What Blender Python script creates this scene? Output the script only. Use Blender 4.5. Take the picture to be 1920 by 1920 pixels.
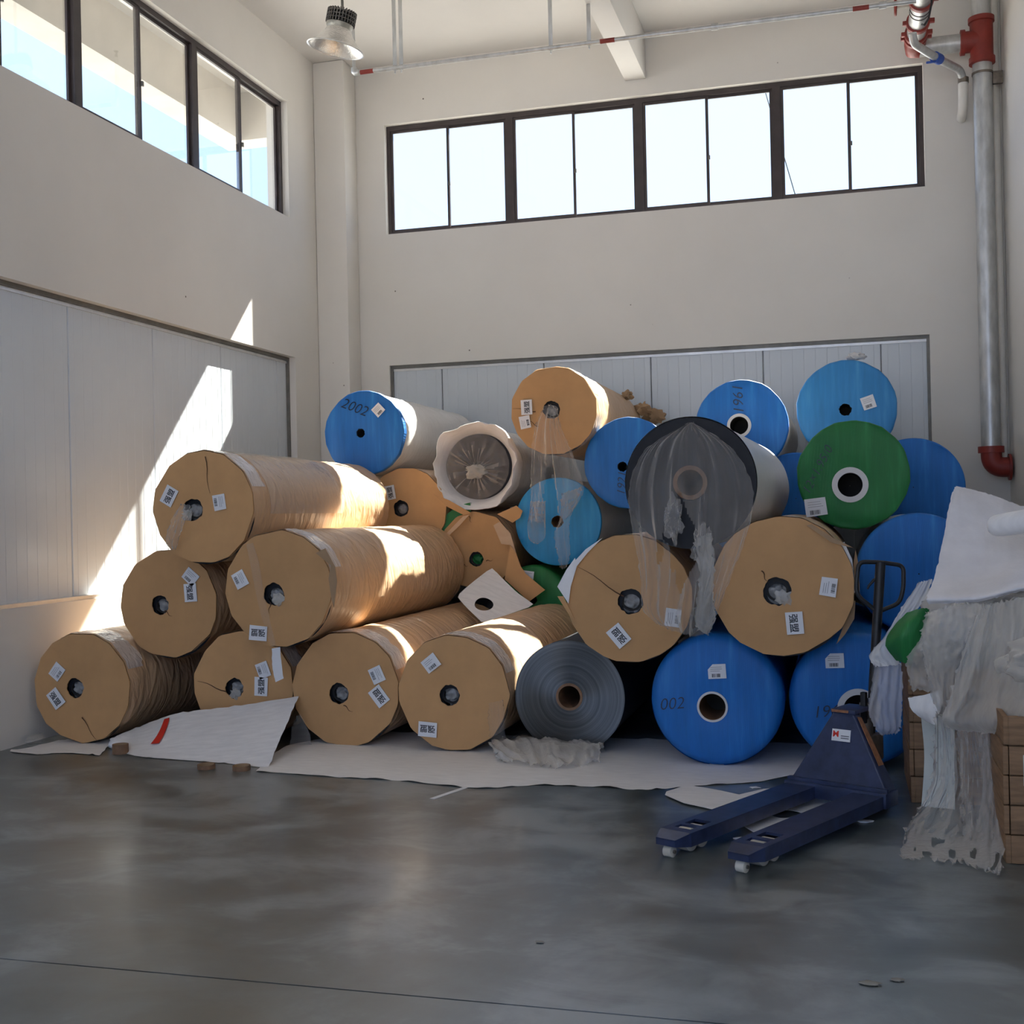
import bpy, bmesh, math, random
import numpy as np
from mathutils import Vector, Matrix, noise

for o in list(bpy.data.objects):
    bpy.data.objects.remove(o)
SC = bpy.context.scene
COL = SC.collection
random.seed(7)

# ------------------------------------------------------------------ camera
FPX, YAW, PIT, ROL, CAMH = 2248.0, 0.26917, 0.00348, -0.02202, 1.5
def cam_basis():
    f = np.array([-math.sin(YAW), math.cos(YAW), 0]); r = np.array([math.cos(YAW), math.sin(YAW), 0]); u = np.array([0, 0, 1.0])
    f2 = f*math.cos(PIT)+u*math.sin(PIT); u2 = u*math.cos(PIT)-f*math.sin(PIT)
    r3 = r*math.cos(ROL)+u2*math.sin(ROL); u3 = u2*math.cos(ROL)-r*math.sin(ROL)
    return r3, u3, f2
CR, CU, CF = cam_basis()
CAM = np.array([0, 0, CAMH])
cd = bpy.data.cameras.new('camera'); cam = bpy.data.objects.new('camera', cd); COL.objects.link(cam)
cd.sensor_width = 36; cd.lens = FPX/1920*36; cd.clip_start = 0.05; cd.clip_end = 500
cam.matrix_world = Matrix(((CR[0], CU[0], -CF[0], 0), (CR[1], CU[1], -CF[1], 0), (CR[2], CU[2], -CF[2], CAMH), (0, 0, 0, 1)))
SC.camera = cam
def ray(x, y): return CR*((x-960)/FPX)-CU*((y-960)/FPX)+CF
def at(x, y, Y):      # pixel -> point on the plane y = Y (parallel to the back wall)
    d = ray(x, y); t = Y/d[1]; return CAM+d*t
def atx(x, y, X):
    d = ray(x, y); t = X/d[0]; return CAM+d*t
def atz(x, y, Z):     # pixel -> point on a horizontal plane
    d = ray(x, y); t = (Z-CAMH)/d[2]; return CAM+d*t

# ------------------------------------------------------------------ sky, sun, exposure
W = bpy.data.worlds.new('sky'); SC.world = W; W.use_nodes = True
bg = W.node_tree.nodes['Background']; bg.inputs[0].default_value = (0.47, 0.64, 1.0, 1); bg.inputs[1].default_value = 1.2
sd = bpy.data.lights.new('sun', 'SUN'); sun = bpy.data.objects.new('sun', sd); COL.objects.link(sun)
sd.energy = 22.0; sd.color = (1.0, 0.93, 0.82); sd.angle = math.radians(0.53)
sun.rotation_euler = Vector((-0.88, -2.24, -2.35)).to_track_quat('-Z', 'Y').to_euler(); sun.location = (8, 25, 20)
vs = SC.view_settings; vs.view_transform = 'Standard'; vs.look = 'None'; vs.gamma = 1; vs.use_curve_mapping = False
vs.exposure = 0.9

# ------------------------------------------------------------------ materials
MATS = {}
class NT:
    def __init__(s, name):
        s.m = bpy.data.materials.new(name); s.m.use_nodes = True; s.t = s.m.node_tree
        s.b = s.t.nodes['Principled BSDF']; s.out = s.t.nodes['Material Output']; MATS[name] = s.m
    def n(s, typ, **kw):
        nd = s.t.nodes.new(typ)
        for k, v in kw.items():
            if k in nd.inputs.keys() if hasattr(nd.inputs, 'keys') else False: nd.inputs[k].default_value = v
            else: setattr(nd, k, v)
        return nd
    def l(s, a, b): s.t.links.new(a, b)
    def coord(s, scale=(1, 1, 1), kind='Object'):
        c = s.n('ShaderNodeTexCoord'); mp = s.n('ShaderNodeMapping'); mp.inputs['Scale'].default_value = scale
        s.l(c.outputs[kind], mp.inputs['Vector']); return mp.outputs[0]
    def noise(s, vec, scale, detail=4, rough=0.55, dist=0):
        nd = s.n('ShaderNodeTexNoise'); nd.inputs['Scale'].default_value = scale; nd.inputs['Detail'].default_value = detail
        nd.inputs['Roughness'].default_value = rough; nd.inputs['Distortion'].default_value = dist; s.l(vec, nd.inputs['Vector']); return nd.outputs['Fac']
    def ramp(s, fac, stops):
        r = s.n('ShaderNodeValToRGB'); e = r.color_ramp.elements
        while len(e) < len(stops): e.new(0.5)
        for i, (p, c) in enumerate(stops):
            e[i].position = p; e[i].color = (*c, 1) if len(c) == 3 else c
        s.l(fac, r.inputs[0]); return r.outputs[0]
    def bump(s, h, strength, dist=0.01):
        b = s.n('ShaderNodeBump'); b.inputs['Strength'].default_value = strength; b.inputs['Distance'].default_value = dist
        s.l(h, b.inputs['Height']); s.l(b.outputs[0], s.b.inputs['Normal']); return b
    def set(s, **kw):
        for k, v in kw.items(): s.b.inputs[k.replace('_', ' ')].default_value = v
g = lambda v: (v, v, v)

def simple(name, col, rough=0.6, metal=0.0, var=0.12, scale=8, bump=0.0, bscale=60, stretch=(1, 1, 1), spec=0.5):
    t = NT(name); v = t.coord(stretch)
    lo = tuple(c*(1-var) for c in col); hi = tuple(min(1, c*(1+var)) for c in col)
    t.l(t.ramp(t.noise(v, scale), [(0.3, lo), (0.7, hi)]), t.b.inputs['Base Color'])
    t.set(Roughness=rough, Metallic=metal)
    t.b.inputs['Specular IOR Level'].default_value = spec
    if bump: t.bump(t.noise(v, bscale, 3), bump, 0.004)
    return t.m

def mat_plaster(name, col, stain=True):
    t = NT(name); v = t.coord()
    a = t.noise(v, 0.7, 5, 0.6); b = t.noise(v, 26, 3)
    c1 = t.ramp(a, [(0.3, tuple(x*0.93 for x in col)), (0.65, col)])
    t.l(c1, t.b.inputs['Base Color'])
    if stain:
        sp = t.n('ShaderNodeTexVoronoi'); sp.inputs['Scale'].default_value = 2.3; sp.inputs['Randomness'].default_value = 1; t.l(v, sp.inputs['Vector'])
        m = t.ramp(sp.outputs['Distance'], [(0.014, g(1)), (0.024, g(0))])
        mx = t.n('ShaderNodeMix'); mx.data_type = 'RGBA'; mx.inputs['B'].default_value = (0.1, 0.08, 0.06, 1)
        t.l(m, mx.inputs['Factor']); t.l(c1, mx.inputs['A']); t.l(mx.outputs['Result'], t.b.inputs['Base Color'])
    t.set(Roughness=0.8); t.bump(b, 0.12, 0.003)
mat_plaster('plaster', (0.80, 0.773, 0.728)); mat_plaster('ceiling_paint', (0.76, 0.74, 0.715), False)

def mat_floor():
    t = NT('floor_concrete'); v = t.coord()
    big = t.noise(v, 0.55, 6, 0.62, 0.6); mid = t.noise(t.coord((1.0, 1.5, 1)), 1.9, 7, 0.62, 0.5); fine = t.noise(v, 45, 4)
    mx = t.n('ShaderNodeMath', operation='ADD'); t.l(big, mx.inputs[0])
    m2 = t.n('ShaderNodeMath', operation='MULTIPLY'); m2.inputs[1].default_value = 0.75; t.l(mid, m2.inputs[0]); t.l(m2.outputs[0], mx.inputs[1])
    col = t.ramp(mx.outputs[0], [(0.70, (0.026, 0.038, 0.036)), (0.86, (0.075, 0.097, 0.100)), (1.02, (0.20, 0.235, 0.245))])
    t.l(col, t.b.inputs['Base Color'])
    t.l(t.ramp(mid, [(0.3, g(0.31)), (0.75, g(0.42))]), t.b.inputs['Roughness'])
    t.set(Coat_Weight=0.12, Coat_Roughness=0.12); t.b.inputs['IOR'].default_value = 2.0
    t.bump(fine, 0.04, 0.002); t.b.inputs['Specular IOR Level'].default_value = 1.0
mat_floor()
def mat_kraft(name, col, face):
    t = NT(name); v = t.coord()
    oi = t.n('ShaderNodeObjectInfo')
    n1 = t.noise(v, 3.0, 5, 0.6); n2 = t.noise(t.coord((1, 1, 1)), 14, 4)
    c = t.ramp(n1, [(0.3, tuple(x*0.86 for x in col)), (0.62, col), (0.8, tuple(min(1, x*1.07) for x in col))])
    hs = t.n('ShaderNodeHueSaturation'); mr = t.n('ShaderNodeMapRange'); mr.inputs['To Min'].default_value = 0.93; mr.inputs['To Max'].default_value = 1.07
    t.l(oi.outputs['Random'], mr.inputs['Value']); t.l(mr.outputs[0], hs.inputs['Value']); t.l(c, hs.inputs['Color'])
    t.l(hs.outputs[0], t.b.inputs['Base Color'])
    if face:
        t.set(Roughness=0.75); t.bump(n2, 0.08, 0.004)
    else:
        w = t.noise(t.coord((1.4, 4.5, 1.4)), 1.8, 3, 0.5, 1.0)
        t.set(Roughness=0.40); t.bump(w, 0.8, 0.04)
mat_kraft('kraft_board', (0.62, 0.350, 0.150), True); mat_kraft('kraft_paper', (0.66, 0.445, 0.27), False)
mat_kraft('kraft_torn', (0.42, 0.27, 0.15), True)
def mat_woven(name, col, light):
    t = NT(name); v = t.coord()
    st = t.noise(t.coord((5.0, 1, 0.9)), 3.0, 5, 0.65, 0.4)
    mpd = t.n('ShaderNodeTexCoord'); mp = t.n('ShaderNodeMapping'); mp.inputs['Rotation'].default_value = (0, 0.45, 0); mp.inputs['Scale'].default_value = (9, 1, 0.8); t.l(mpd.outputs['Object'], mp.inputs['Vector'])
    st2 = t.noise(mp.outputs[0], 1.6, 4, 0.6)
    c = t.ramp(st2, [(0.35, tuple(x*0.85 for x in col)), (0.55, col), (0.8, light)])
    t.l(c, t.b.inputs['Base Color'])
    wv = t.n('ShaderNodeTexWave'); wv.inputs['Scale'].default_value = 75; wv.inputs['Distortion'].default_value = 1.0; t.l(v, wv.inputs['Vector'])
    ad = t.n('ShaderNodeMath', operation='ADD'); t.l(wv.outputs['Fac'], ad.inputs[0]); t.l(st, ad.inputs[1])
    t.set(Roughness=0.5); t.bump(ad.outputs[0], 0.25, 0.004)
mat_woven('woven_blue', (0.010, 0.175, 0.58), (0.04, 0.29, 0.70)); mat_woven('woven_light_blue', (0.02, 0.31, 0.66), (0.06, 0.40, 0.72))
mat_woven('woven_sky_blue', (0.035, 0.27, 0.62), (0.09, 0.38, 0.70)); mat_woven('woven_green', (0.014, 0.195, 0.046), (0.035, 0.31, 0.085))
simple('white_foam', (0.90, 0.88, 0.87), 0.6, var=0.06, bump=0.3, bscale=9, stretch=(1, 5, 1))
simple('white_wrap', (0.84, 0.84, 0.84), 0.35, var=0.06, bump=0.5, bscale=6, stretch=(1, 6, 1))
simple('white_woven', (0.82, 0.80, 0.82), 0.24, var=0.05, bump=0.25, bscale=80)
simple('paper_white', (0.82, 0.82, 0.84), 0.6, var=0.03)
simple('ink', (0.025, 0.025, 0.03), 0.6, var=0.1)
simple('ink_faint', (0.22, 0.22, 0.24), 0.7, var=0.1)
simple('marker_ink', (0.01, 0.02, 0.05), 0.4, var=0.2)
simple('red_mark', (0.75, 0.03, 0.015), 0.5, var=0.1)
simple('slit_dark', (0.10, 0.045, 0.02), 0.9, var=0.1)
simple('black_film', (0.016, 0.017, 0.021), 0.5, var=0.2, bump=0.1, bscale=10, spec=0.22)
simple('core_white', (0.72, 0.70, 0.68), 0.5, var=0.05)
simple('core_card', (0.24, 0.135, 0.075), 0.75, var=0.15, scale=30)
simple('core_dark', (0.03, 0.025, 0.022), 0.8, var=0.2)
simple('window_frame_dark', (0.052, 0.040, 0.040), 0.45, var=0.2)
simple('steel_trim', (0.17, 0.165, 0.15), 0.45, 0.4, var=0.2)
simple('aluminium', (0.70, 0.70, 0.69), 0.35, 0.6, var=0.08)
simple('panel_white', (0.66, 0.71, 0.76), 0.30, var=0.03, scale=1.5)
simple('galvanised', (0.55, 0.56, 0.56), 0.42, 0.75, var=0.18, scale=5, stretch=(3, 3, 1))
simple('pipe_grey', (0.52, 0.51, 0.48), 0.45, 0.3, var=0.1)
simple('red_paint', (0.25, 0.028, 0.02), 0.45, var=0.2)
simple('blue_paint', (0.02, 0.08, 0.38), 0.4, var=0.15)
simple('pvc_white', (0.76, 0.73, 0.68), 0.4, var=0.05)
simple('black_rubber', (0.012, 0.012, 0.014), 0.45, var=0.2)
simple('jack_paint', (0.028, 0.041, 0.100), 0.32, var=0.35, scale=14, bump=0.05, bscale=30)
simple('nylon', (0.62, 0.58, 0.50), 0.5, var=0.12)
simple('jack_steel', (0.20, 0.17, 0.14), 0.5, 0.5, var=0.3, scale=20)
simple('label_orange', (0.35, 0.15, 0.07), 0.6, var=0.3, scale=40)
simple('wood', (0.27, 0.155, 0.078), 0.7, var=0.28, scale=5, stretch=(1, 1, 9), bump=0.2, bscale=20)
simple('pale_board', (0.66, 0.68, 0.62), 0.5, var=0.05)
simple('concrete_out', (0.58, 0.545, 0.49), 0.9, var=0.08, scale=3)
simple('ground_out', (0.42, 0.40, 0.37), 0.9, var=0.1, scale=2)
simple('reflector', (0.78, 0.77, 0.75), 0.22, 0.9, var=0.1, scale=30, bump=0.8, bscale=90)
simple('heatsink', (0.16, 0.15, 0.14), 0.5, 0.6, var=0.2)
simple('lamp_body', (0.42, 0.40, 0.34), 0.4, 0.5, var=0.1)
simple('white_tape', (0.85, 0.85, 0.85), 0.5, var=0.04)
simple('dust', (0.30, 0.28, 0.24), 0.9, var=0.2)
simple('film_grey', (0.33, 0.32, 0.31), 0.35, var=0.35, scale=18, bump=0.8, bscale=25)

def mat_filmend():
    t = NT('film_end_grey'); tc = t.n('ShaderNodeTexCoord'); sx = t.n('ShaderNodeSeparateXYZ'); t.l(tc.outputs['Object'], sx.inputs[0])
    cx = t.n('ShaderNodeCombineXYZ'); t.l(sx.outputs['X'], cx.inputs['X']); 
    sub = t.n('ShaderNodeMath', operation='SUBTRACT'); sub.inputs[1].default_value = 0.0; t.l(sx.outputs['Z'], sub.inputs[0]); t.l(sub.outputs[0], cx.inputs['Y'])
    ln = t.n('ShaderNodeVectorMath', operation='LENGTH'); t.l(cx.outputs[0], ln.inputs[0])
    cv = t.n('ShaderNodeCombineXYZ'); t.l(ln.outputs['Value'], cv.inputs['X'])
    nz = t.noise(cv.outputs[0], 55, 5, 0.7)
    t.l(t.ramp(nz, [(0.3, (0.045, 0.047, 0.048)), (0.7, (0.15, 0.153, 0.153))]), t.b.inputs['Base Color'])
    t.set(Roughness=0.34, Metallic=0.9); t.b.inputs['Anisotropic'].default_value = 0.92
    tg = t.n('ShaderNodeTangent'); tg.direction_type = 'RADIAL'; tg.axis = 'Y'; t.l(tg.outputs[0], t.b.inputs['Tangent'])
    t.bump(nz, 0.12, 0.002)
mat_filmend()

def mat_plastic(name, clear, col, rough=0.14, edge=0.6, scale=3.0, bump=0.25):
    """thin film: see-through face on, milkier where the film turns edge-on (folds)"""
    t = NT(name); w = t.noise(t.coord(), scale, 3, 0.5, 0.6); w2 = t.noise(t.coord((3, 3, 1)), 7, 3, 0.5, 0.8)
    tr = t.n('ShaderNodeBsdfTransparent'); mix = t.n('ShaderNodeMixShader'); lw = t.n('ShaderNodeLayerWeight'); lw.inputs['Blend'].default_value = 0.5
    t.b.inputs['Base Color'].default_value = (*col, 1); t.set(Roughness=rough)
    pw = t.n('ShaderNodeMath', operation='POWER'); pw.inputs[1].default_value = 1.6; t.l(lw.outputs['Facing'], pw.inputs[0])
    e1 = t.n('ShaderNodeMath', operation='MULTIPLY_ADD'); e1.inputs[1].default_value = edge; e1.inputs[2].default_value = clear-0.10; t.l(pw.outputs[0], e1.inputs[0])
    e2 = t.n('ShaderNodeMath', operation='MULTIPLY_ADD', use_clamp=True); e2.inputs[1].default_value = 0.20; t.l(w, e2.inputs[0]); t.l(e1.outputs[0], e2.inputs[2])
    t.l(e2.outputs[0], mix.inputs['Fac']); t.l(tr.outputs[0], mix.inputs[1]); t.l(t.b.outputs[0], mix.inputs[2]); t.l(mix.outputs[0], t.out.inputs['Surface'])
    t.bump(w2, bump, 0.02)
mat_plastic('clear_film', 0.16, (0.70, 0.66, 0.62), 0.10, 0.85); mat_plastic('cloudy_film', 0.38, (0.74, 0.70, 0.64), 0.12, 0.65)
mat_plastic('thin_film', 0.10, (0.70, 0.66, 0.62), 0.10, 0.5); mat_plastic('grey_film', 0.58, (0.60, 0.58, 0.60), 0.2, 0.4)
mat_plastic('tape_clear', 0.42, (0.86, 0.80, 0.77), 0.10, 0.7, 9.0, 0.7); mat_plastic('white_film', 0.78, (0.80, 0.78, 0.76), 0.22, 0.3)
def mat_glass():
    t = NT('window_glass'); tr = t.n('ShaderNodeBsdfTransparent'); gl = t.n('ShaderNodeBsdfGlossy'); gl.inputs['Roughness'].default_value = 0.02
    fr = t.n('ShaderNodeLayerWeight'); fr.inputs['Blend'].default_value = 0.12; mix = t.n('ShaderNodeMixShader')
    d = t.noise(t.coord(), 3, 4); tr.inputs[0].default_value = (0.95, 0.97, 0.97, 1)
    t.l(fr.outputs['Facing'], mix.inputs['Fac']); t.l(tr.outputs[0], mix.inputs[1]); t.l(gl.outputs[0], mix.inputs[2]); t.l(mix.outputs[0], t.out.inputs['Surface'])
mat_glass()

# ------------------------------------------------------------------ mesh helpers
def link(name, me, mat, parent=None, smooth=None):
    o = bpy.data.objects.new(name, me); COL.objects.link(o)
    if mat: 
        if not me.materials: me.materials.append(MATS[mat])
    if parent is not None: o.parent = parent
    if smooth is not None:
        for p in me.polygons: p.use_smooth = True
        try: me.set_sharp_from_angle(angle=math.radians(smooth))
        except Exception: pass
    return o
def mk(name, verts, faces, mat, parent=None, smooth=None):
    me = bpy.data.meshes.new(name); me.from_pydata([tuple(map(float, v)) for v in verts], [], faces); me.validate(); me.update()
    return link(name, me, mat, parent, smooth)
def tag(o, label=None, cat=None, group=None, kind=None):
    if label: o['label'] = label
    if cat: o['category'] = cat
    if group: o['group'] = group
    if kind: o['kind'] = kind
    return o
def empty(name, loc, rz=0):
    o = bpy.data.objects.new(name, None); COL.objects.link(o); o.location = loc; o.rotation_euler = (0, 0, rz); o.empty_display_size = 0.1; return o
class MB:
    """collects simple shapes into one mesh"""
    def __init__(s): s.v = []; s.f = []
    def add(s, v, f):
        k = len(s.v); s.v += [tuple(map(float, p)) for p in v]; s.f += [tuple(i+k for i in q) for q in f]; return s
    def box(s, x0, x1, y0, y1, z0, z1, M=None):
        v = [(x, y, z) for z in (z0, z1) for y in (y0, y1) for x in (x0, x1)]
        if M is not None: v = [tuple(M @ Vector(p)) for p in v]
        return s.add(v, [(0, 2, 3, 1), (4, 5, 7, 6), (0, 1, 5, 4), (2, 6, 7, 3), (0, 4, 6, 2), (1, 3, 7, 5)])
    def bbox(s, x0, x1, y0, y1, z0, z1, b=0.004, M=None):
        bm = bmesh.new(); bmesh.ops.create_cube(bm, size=1)
        for v in bm.verts: v.co = Vector(((x0+x1)/2+v.co.x*(x1-x0), (y0+y1)/2+v.co.y*(y1-y0), (z0+z1)/2+v.co.z*(z1-z0)))
        bmesh.ops.bevel(bm, geom=list(bm.edges), offset=b, segments=2, profile=0.6, affect='EDGES')
        if M is not None: bm.transform(M)
        bm.verts.index_update(); s.add([v.co[:] for v in bm.verts], [[v.index for v in f.verts] for f in bm.faces]); bm.free(); return s
    def tube(s, pts, rad, n=16, caps=True):
        pts = [Vector(p) for p in pts]; m = len(pts); rads = rad if isinstance(rad, (list, tuple)) else [rad]*m
        T = []
        for i in range(m):
            t = (pts[min(i+1, m-1)]-pts[max(i-1, 0)]); T.append(t.normalized())
        up = Vector((0, 0, 1)) if abs(T[0].z) < 0.9 else Vector((1, 0, 0))
        nrm = (up-T[0]*up.dot(T[0])).normalized(); V = []; Fc = []
        for i in range(m):
            nrm = (nrm-T[i]*nrm.dot(T[i])).normalized(); b = T[i].cross(nrm)
            for k in range(n):
                a = 2*math.pi*k/n; V.append(pts[i]+(nrm*math.cos(a)+b*math.sin(a))*rads[i])
        for i in range(m-1):
            for k in range(n):
                k2 = (k+1) % n; Fc.append((i*n+k, i*n+k2, (i+1)*n+k2, (i+1)*n+k))
        if caps: Fc.append(tuple(range(n))[::-1]); Fc.append(tuple((m-1)*n+k for k in range(n)))
        return s.add(V, Fc)
    def cyl(s, a, b, r, n=20): return s.tube([a, b], r, n)
    def lathe(s, prof, n=32, M=None, close=False):
        V = []; Fc = []
        for (r, z) in prof:
            for k in range(n):
                a = 2*math.pi*k/n; V.append(Vector((r*math.cos(a), r*math.sin(a), z)))
        m = len(prof)
        for i in range(m-1):
            for k in range(n):
                k2 = (k+1) % n; Fc.append((i*n+k, i*n+k2, (i+1)*n+k2, (i+1)*n+k))
        if M is not None: V = [M @ v for v in V]
        return s.add(V, Fc)
    def build(s, name, mat, parent=None, smooth=35): return mk(name, s.v, s.f, mat, parent, smooth)
def arc(p0, p1, p2, n=8):
    """rounded corner through p1"""
    p0, p1, p2 = Vector(p0), Vector(p1), Vector(p2)
    return [p0*(1-t)**2+p1*2*t*(1-t)+p2*t*t for t in [i/n for i in range(n+1)]]
def rounded(pts, r, n=8):
    pts = [Vector(p) for p in pts]; out = [pts[0]]
    for i in range(1, len(pts)-1):
        a = pts[i]+(pts[i-1]-pts[i]).normalized()*r; b = pts[i]+(pts[i+1]-pts[i]).normalized()*r
        out += arc(a, pts[i], b, n)
    return out+[pts[-1]]
def struct(o): o['kind'] = 'structure'; return o

def wall_cells(us, vs_, hole, place, t0, t1):
    """wall with rectangular openings; place(u, v, t) -> xyz"""
    V = []; F = []; idx = {}
    def vid(u, v, t):
        k = (round(u, 4), round(v, 4), round(t, 4))
        if k not in idx: idx[k] = len(V); V.append(place(u, v, t))
        return idx[k]
    nu, nv = len(us)-1, len(vs_)-1
    solid = [[not hole((us[i]+us[i+1])/2, (vs_[j]+vs_[j+1])/2) for j in range(nv)] for i in range(nu)]
    S = lambda i, j: 0 <= i < nu and 0 <= j < nv and solid[i][j]
    for i in range(nu):
        for j in range(nv):
            if not solid[i][j]: continue
            a, b, c, d = us[i], us[i+1], vs_[j], vs_[j+1]
            F.append((vid(a, c, t0), vid(b, c, t0), vid(b, d, t0), vid(a, d, t0))); F.append((vid(a, c, t1), vid(a, d, t1), vid(b, d, t1), vid(b, c, t1)))
            if not S(i-1, j): F.append((vid(a, c, t0), vid(a, d, t0), vid(a, d, t1), vid(a, c, t1)))
            if not S(i+1, j): F.append((vid(b, c, t0), vid(b, c, t1), vid(b, d, t1), vid(b, d, t0)))
            if not S(i, j-1): F.append((vid(a, c, t0), vid(a, c, t1), vid(b, c, t1), vid(b, c, t0)))
            if not S(i, j+1): F.append((vid(a, d, t0), vid(b, d, t0), vid(b, d, t1), vid(a, d, t1)))
    return V, F

# ------------------------------------------------------------------ the room
XL, XR, YB, YF, ZC, TH = -5.483, 1.56, 12.40, -4.5, 6.50, 0.24
WB = dict(x0=-4.79, x1=0.85, z0=4.64, z1=5.85); WLz = (4.66, 5.87)
LW = [(4.48, 11.42), (-3.4, 3.54)]            # window runs of the left wall
LP = [(4.48, 11.49), (-3.4, 3.54)]; LPz = (0.945, 3.21)
BP = dict(x0=-4.785, x1=0.857, z0=0.94, z1=3.19)
inr = lambda v, a, b: a < v < b
us = sorted({YF, YB+TH, *[y for r in LW+LP for y in r]}); vz = [0, LPz[0], LPz[1], WLz[0], WLz[1], ZC]
V, Fc = wall_cells(us, vz, lambda u, v: (any(inr(u, *r) for r in LW) and inr(v, *WLz)) or (any(inr(u, *r) for r in LP) and inr(v, *LPz)), lambda u, v, t: (t, u, v), XL, XL-TH)
wall_left = struct(mk('wall_left', V, Fc, 'plaster'))
us = [XL, BP['x0'], WB['x0'], WB['x1'], BP['x1'], XR+TH]; us = sorted(set(us)); vz = [0, BP['z0'], BP['z1'], WB['z0'], WB['z1'], ZC]
V, Fc = wall_cells(us, vz, lambda u, v: (inr(u, WB['x0'], WB['x1']) and inr(v, WB['z0'], WB['z1'])) or (inr(u, BP['x0'], BP['x1']) and inr(v, BP['z0'], BP['z1'])), lambda u, v, t: (u, t, v), YB, YB+TH)
wall_back = struct(mk('wall_back', V, Fc, 'plaster'))
wall_right = struct(MB().box(XR, XR+TH, YF, YB, 0, ZC).build('wall_right', 'plaster', None, None))
V, Fc = wall_cells([XL-TH, -5.1, 1.3, XR+TH], [0, 6.0, ZC], lambda u, v: inr(u, -5.1, 1.3) and v < 6.0, lambda u, v, t: (u, t, v), YF, YF-TH)  # unseen wall behind the camera, its opening enlarged to add front fill light
wall_front = struct(mk('wall_front', V, Fc, 'plaster'))
struct(MB().box(XL-TH, XR+TH, YF-TH, YB+TH, ZC, ZC+0.2).build('ceiling', 'ceiling_paint', None, None))
struct(MB().bbox(XL+0.001, -5.119, 12.065, YB-0.001, 0, ZC-0.001, 0.02).build('trim_1', 'plaster', None, 30))           # corner column
struct(MB().bbox(-2.093, -1.874, YF+0.01, YB-0.001, 6.017, ZC-0.001, 0.008).build('trim_2', 'ceiling_paint', None, 30)) # ceiling beam
fl = struct(MB().box(XL-TH, XR+TH, YF-TH, YB+TH, -0.3, -0.012).build('floor', 'slit_dark', None, None))
YJ = 3.545
for a, b in ((YF-TH, YJ-0.004), (YJ+0.004, YB+TH)):
    MB().box(XL-TH, XR+TH, a, b, -0.012, 0).build('slab', 'floor_concrete', fl, None)
# outside: canopy along the left side, yard
cn = MB().box(-6.82, -6.50, YF-1, 12.64, 5.84, 6.6).box(-6.50, XL-TH-0.002, YF-1, 12.34, 6.38, 6.6).box(-6.50, XL-TH-0.002, 12.34, 12.64, 5.84, 6.6).build('canopy', 'concrete_out', None, None); struct(cn)
# the yard surrounds the building (four strips)
yd = MB().box(-60, XL-TH, -60, 70, -0.35, -0.06).box(XR+TH, 60, -60, 70, -0.35, -0.06).box(XL-TH, XR+TH, YB+TH, 70, -0.35, -0.06).box(XL-TH, XR+TH, -60, YF-TH, -0.35, -0.06).build('ground', 'ground_out', None, None); struct(yd)

# ---- wall infill panels: one ribbed sheet per panel
def ribbed(name, u0, u1, z0, z1, place, parent, axis):
    prof = [(u0+0.003, 0.012)]; n = max(1, round((u1-u0)/0.115)); w = (u1-u0-0.02)/n
    prof.append((u0+0.010, 0.0))
    for k in range(n):
        a = u0+0.01+k*w
        prof += [(a+w*0.46, 0.0), (a+w*0.5, 0.0018), (a+w*0.54, 0.0)]
    prof += [(u1-0.010, 0), (u1-0.003, 0.012)]
    V = [place(u, d, z) for z in (z0, z1) for (u, d) in prof]; m = len(prof)
    F = [(i, i+1, m+i+1, m+i) if axis == 'y' else (i, m+i, m+i+1, i+1) for i in range(m-1)]
    return mk(name, V, F, 'panel_white', parent)
def infill(axis, a, b, z0, z1, depth, joints, parent):
    if axis == 'x': pl = lambda u, d, z: (XL-depth-d, u, z)
    else: pl = lambda u, d, z: (u, YB+depth+d, z)
    js = sorted([a]+[j for j in joints if a < j < b]+[b])
    for i in range(len(js)-1): ribbed('panel', js[i], js[i+1], z0, z1, pl, parent, axis)
    def bar(nm, u0, u1, d0, d1, zz0, zz1, m):
        p = [pl(u, d, z) for u in (u0, u1) for d in (d0, d1) for z in (zz0, zz1)]
        q = np.array(p); lo, hi = q.min(0), q.max(0); MB().box(lo[0], hi[0], lo[1], hi[1], lo[2], hi[2]).build(nm, m, parent, None)
    bar('panel_backing', a, b, 0.02, 0.06, z0, z1, 'steel_trim')
    bar('head_trim', a, b, -0.03, 0.0, z1-0.035, z1, 'steel_trim')
    bar('head_flashing', a, b, -0.012, 0.0, z1-0.062, z1-0.036, 'aluminium')
    bar('jamb_trim', b-0.028, b, -0.03, 0.0, z0, z1-0.036, 'steel_trim'); bar('jamb_trim', a, a+0.028, -0.03, 0.0, z0, z1-0.036, 'steel_trim')
    bar('sill_trim', a+0.03, b-0.03, -0.085, 0.0, z0, z0+0.028, 'aluminium')
infill('x', *LP[0], *LPz, 0.10, [11.25-1.15*k for k in range(0, 6)], wall_left)
infill('x', *LP[1], *LPz, 0.10, [3.0-1.15*k for k in range(0, 6)], wall_left)
infill('y', BP['x0'], BP['x1'], BP['z0'], BP['z1'], 0.06, [-4.2+1.15*k for k in range(0, 5)], wall_back)

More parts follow.
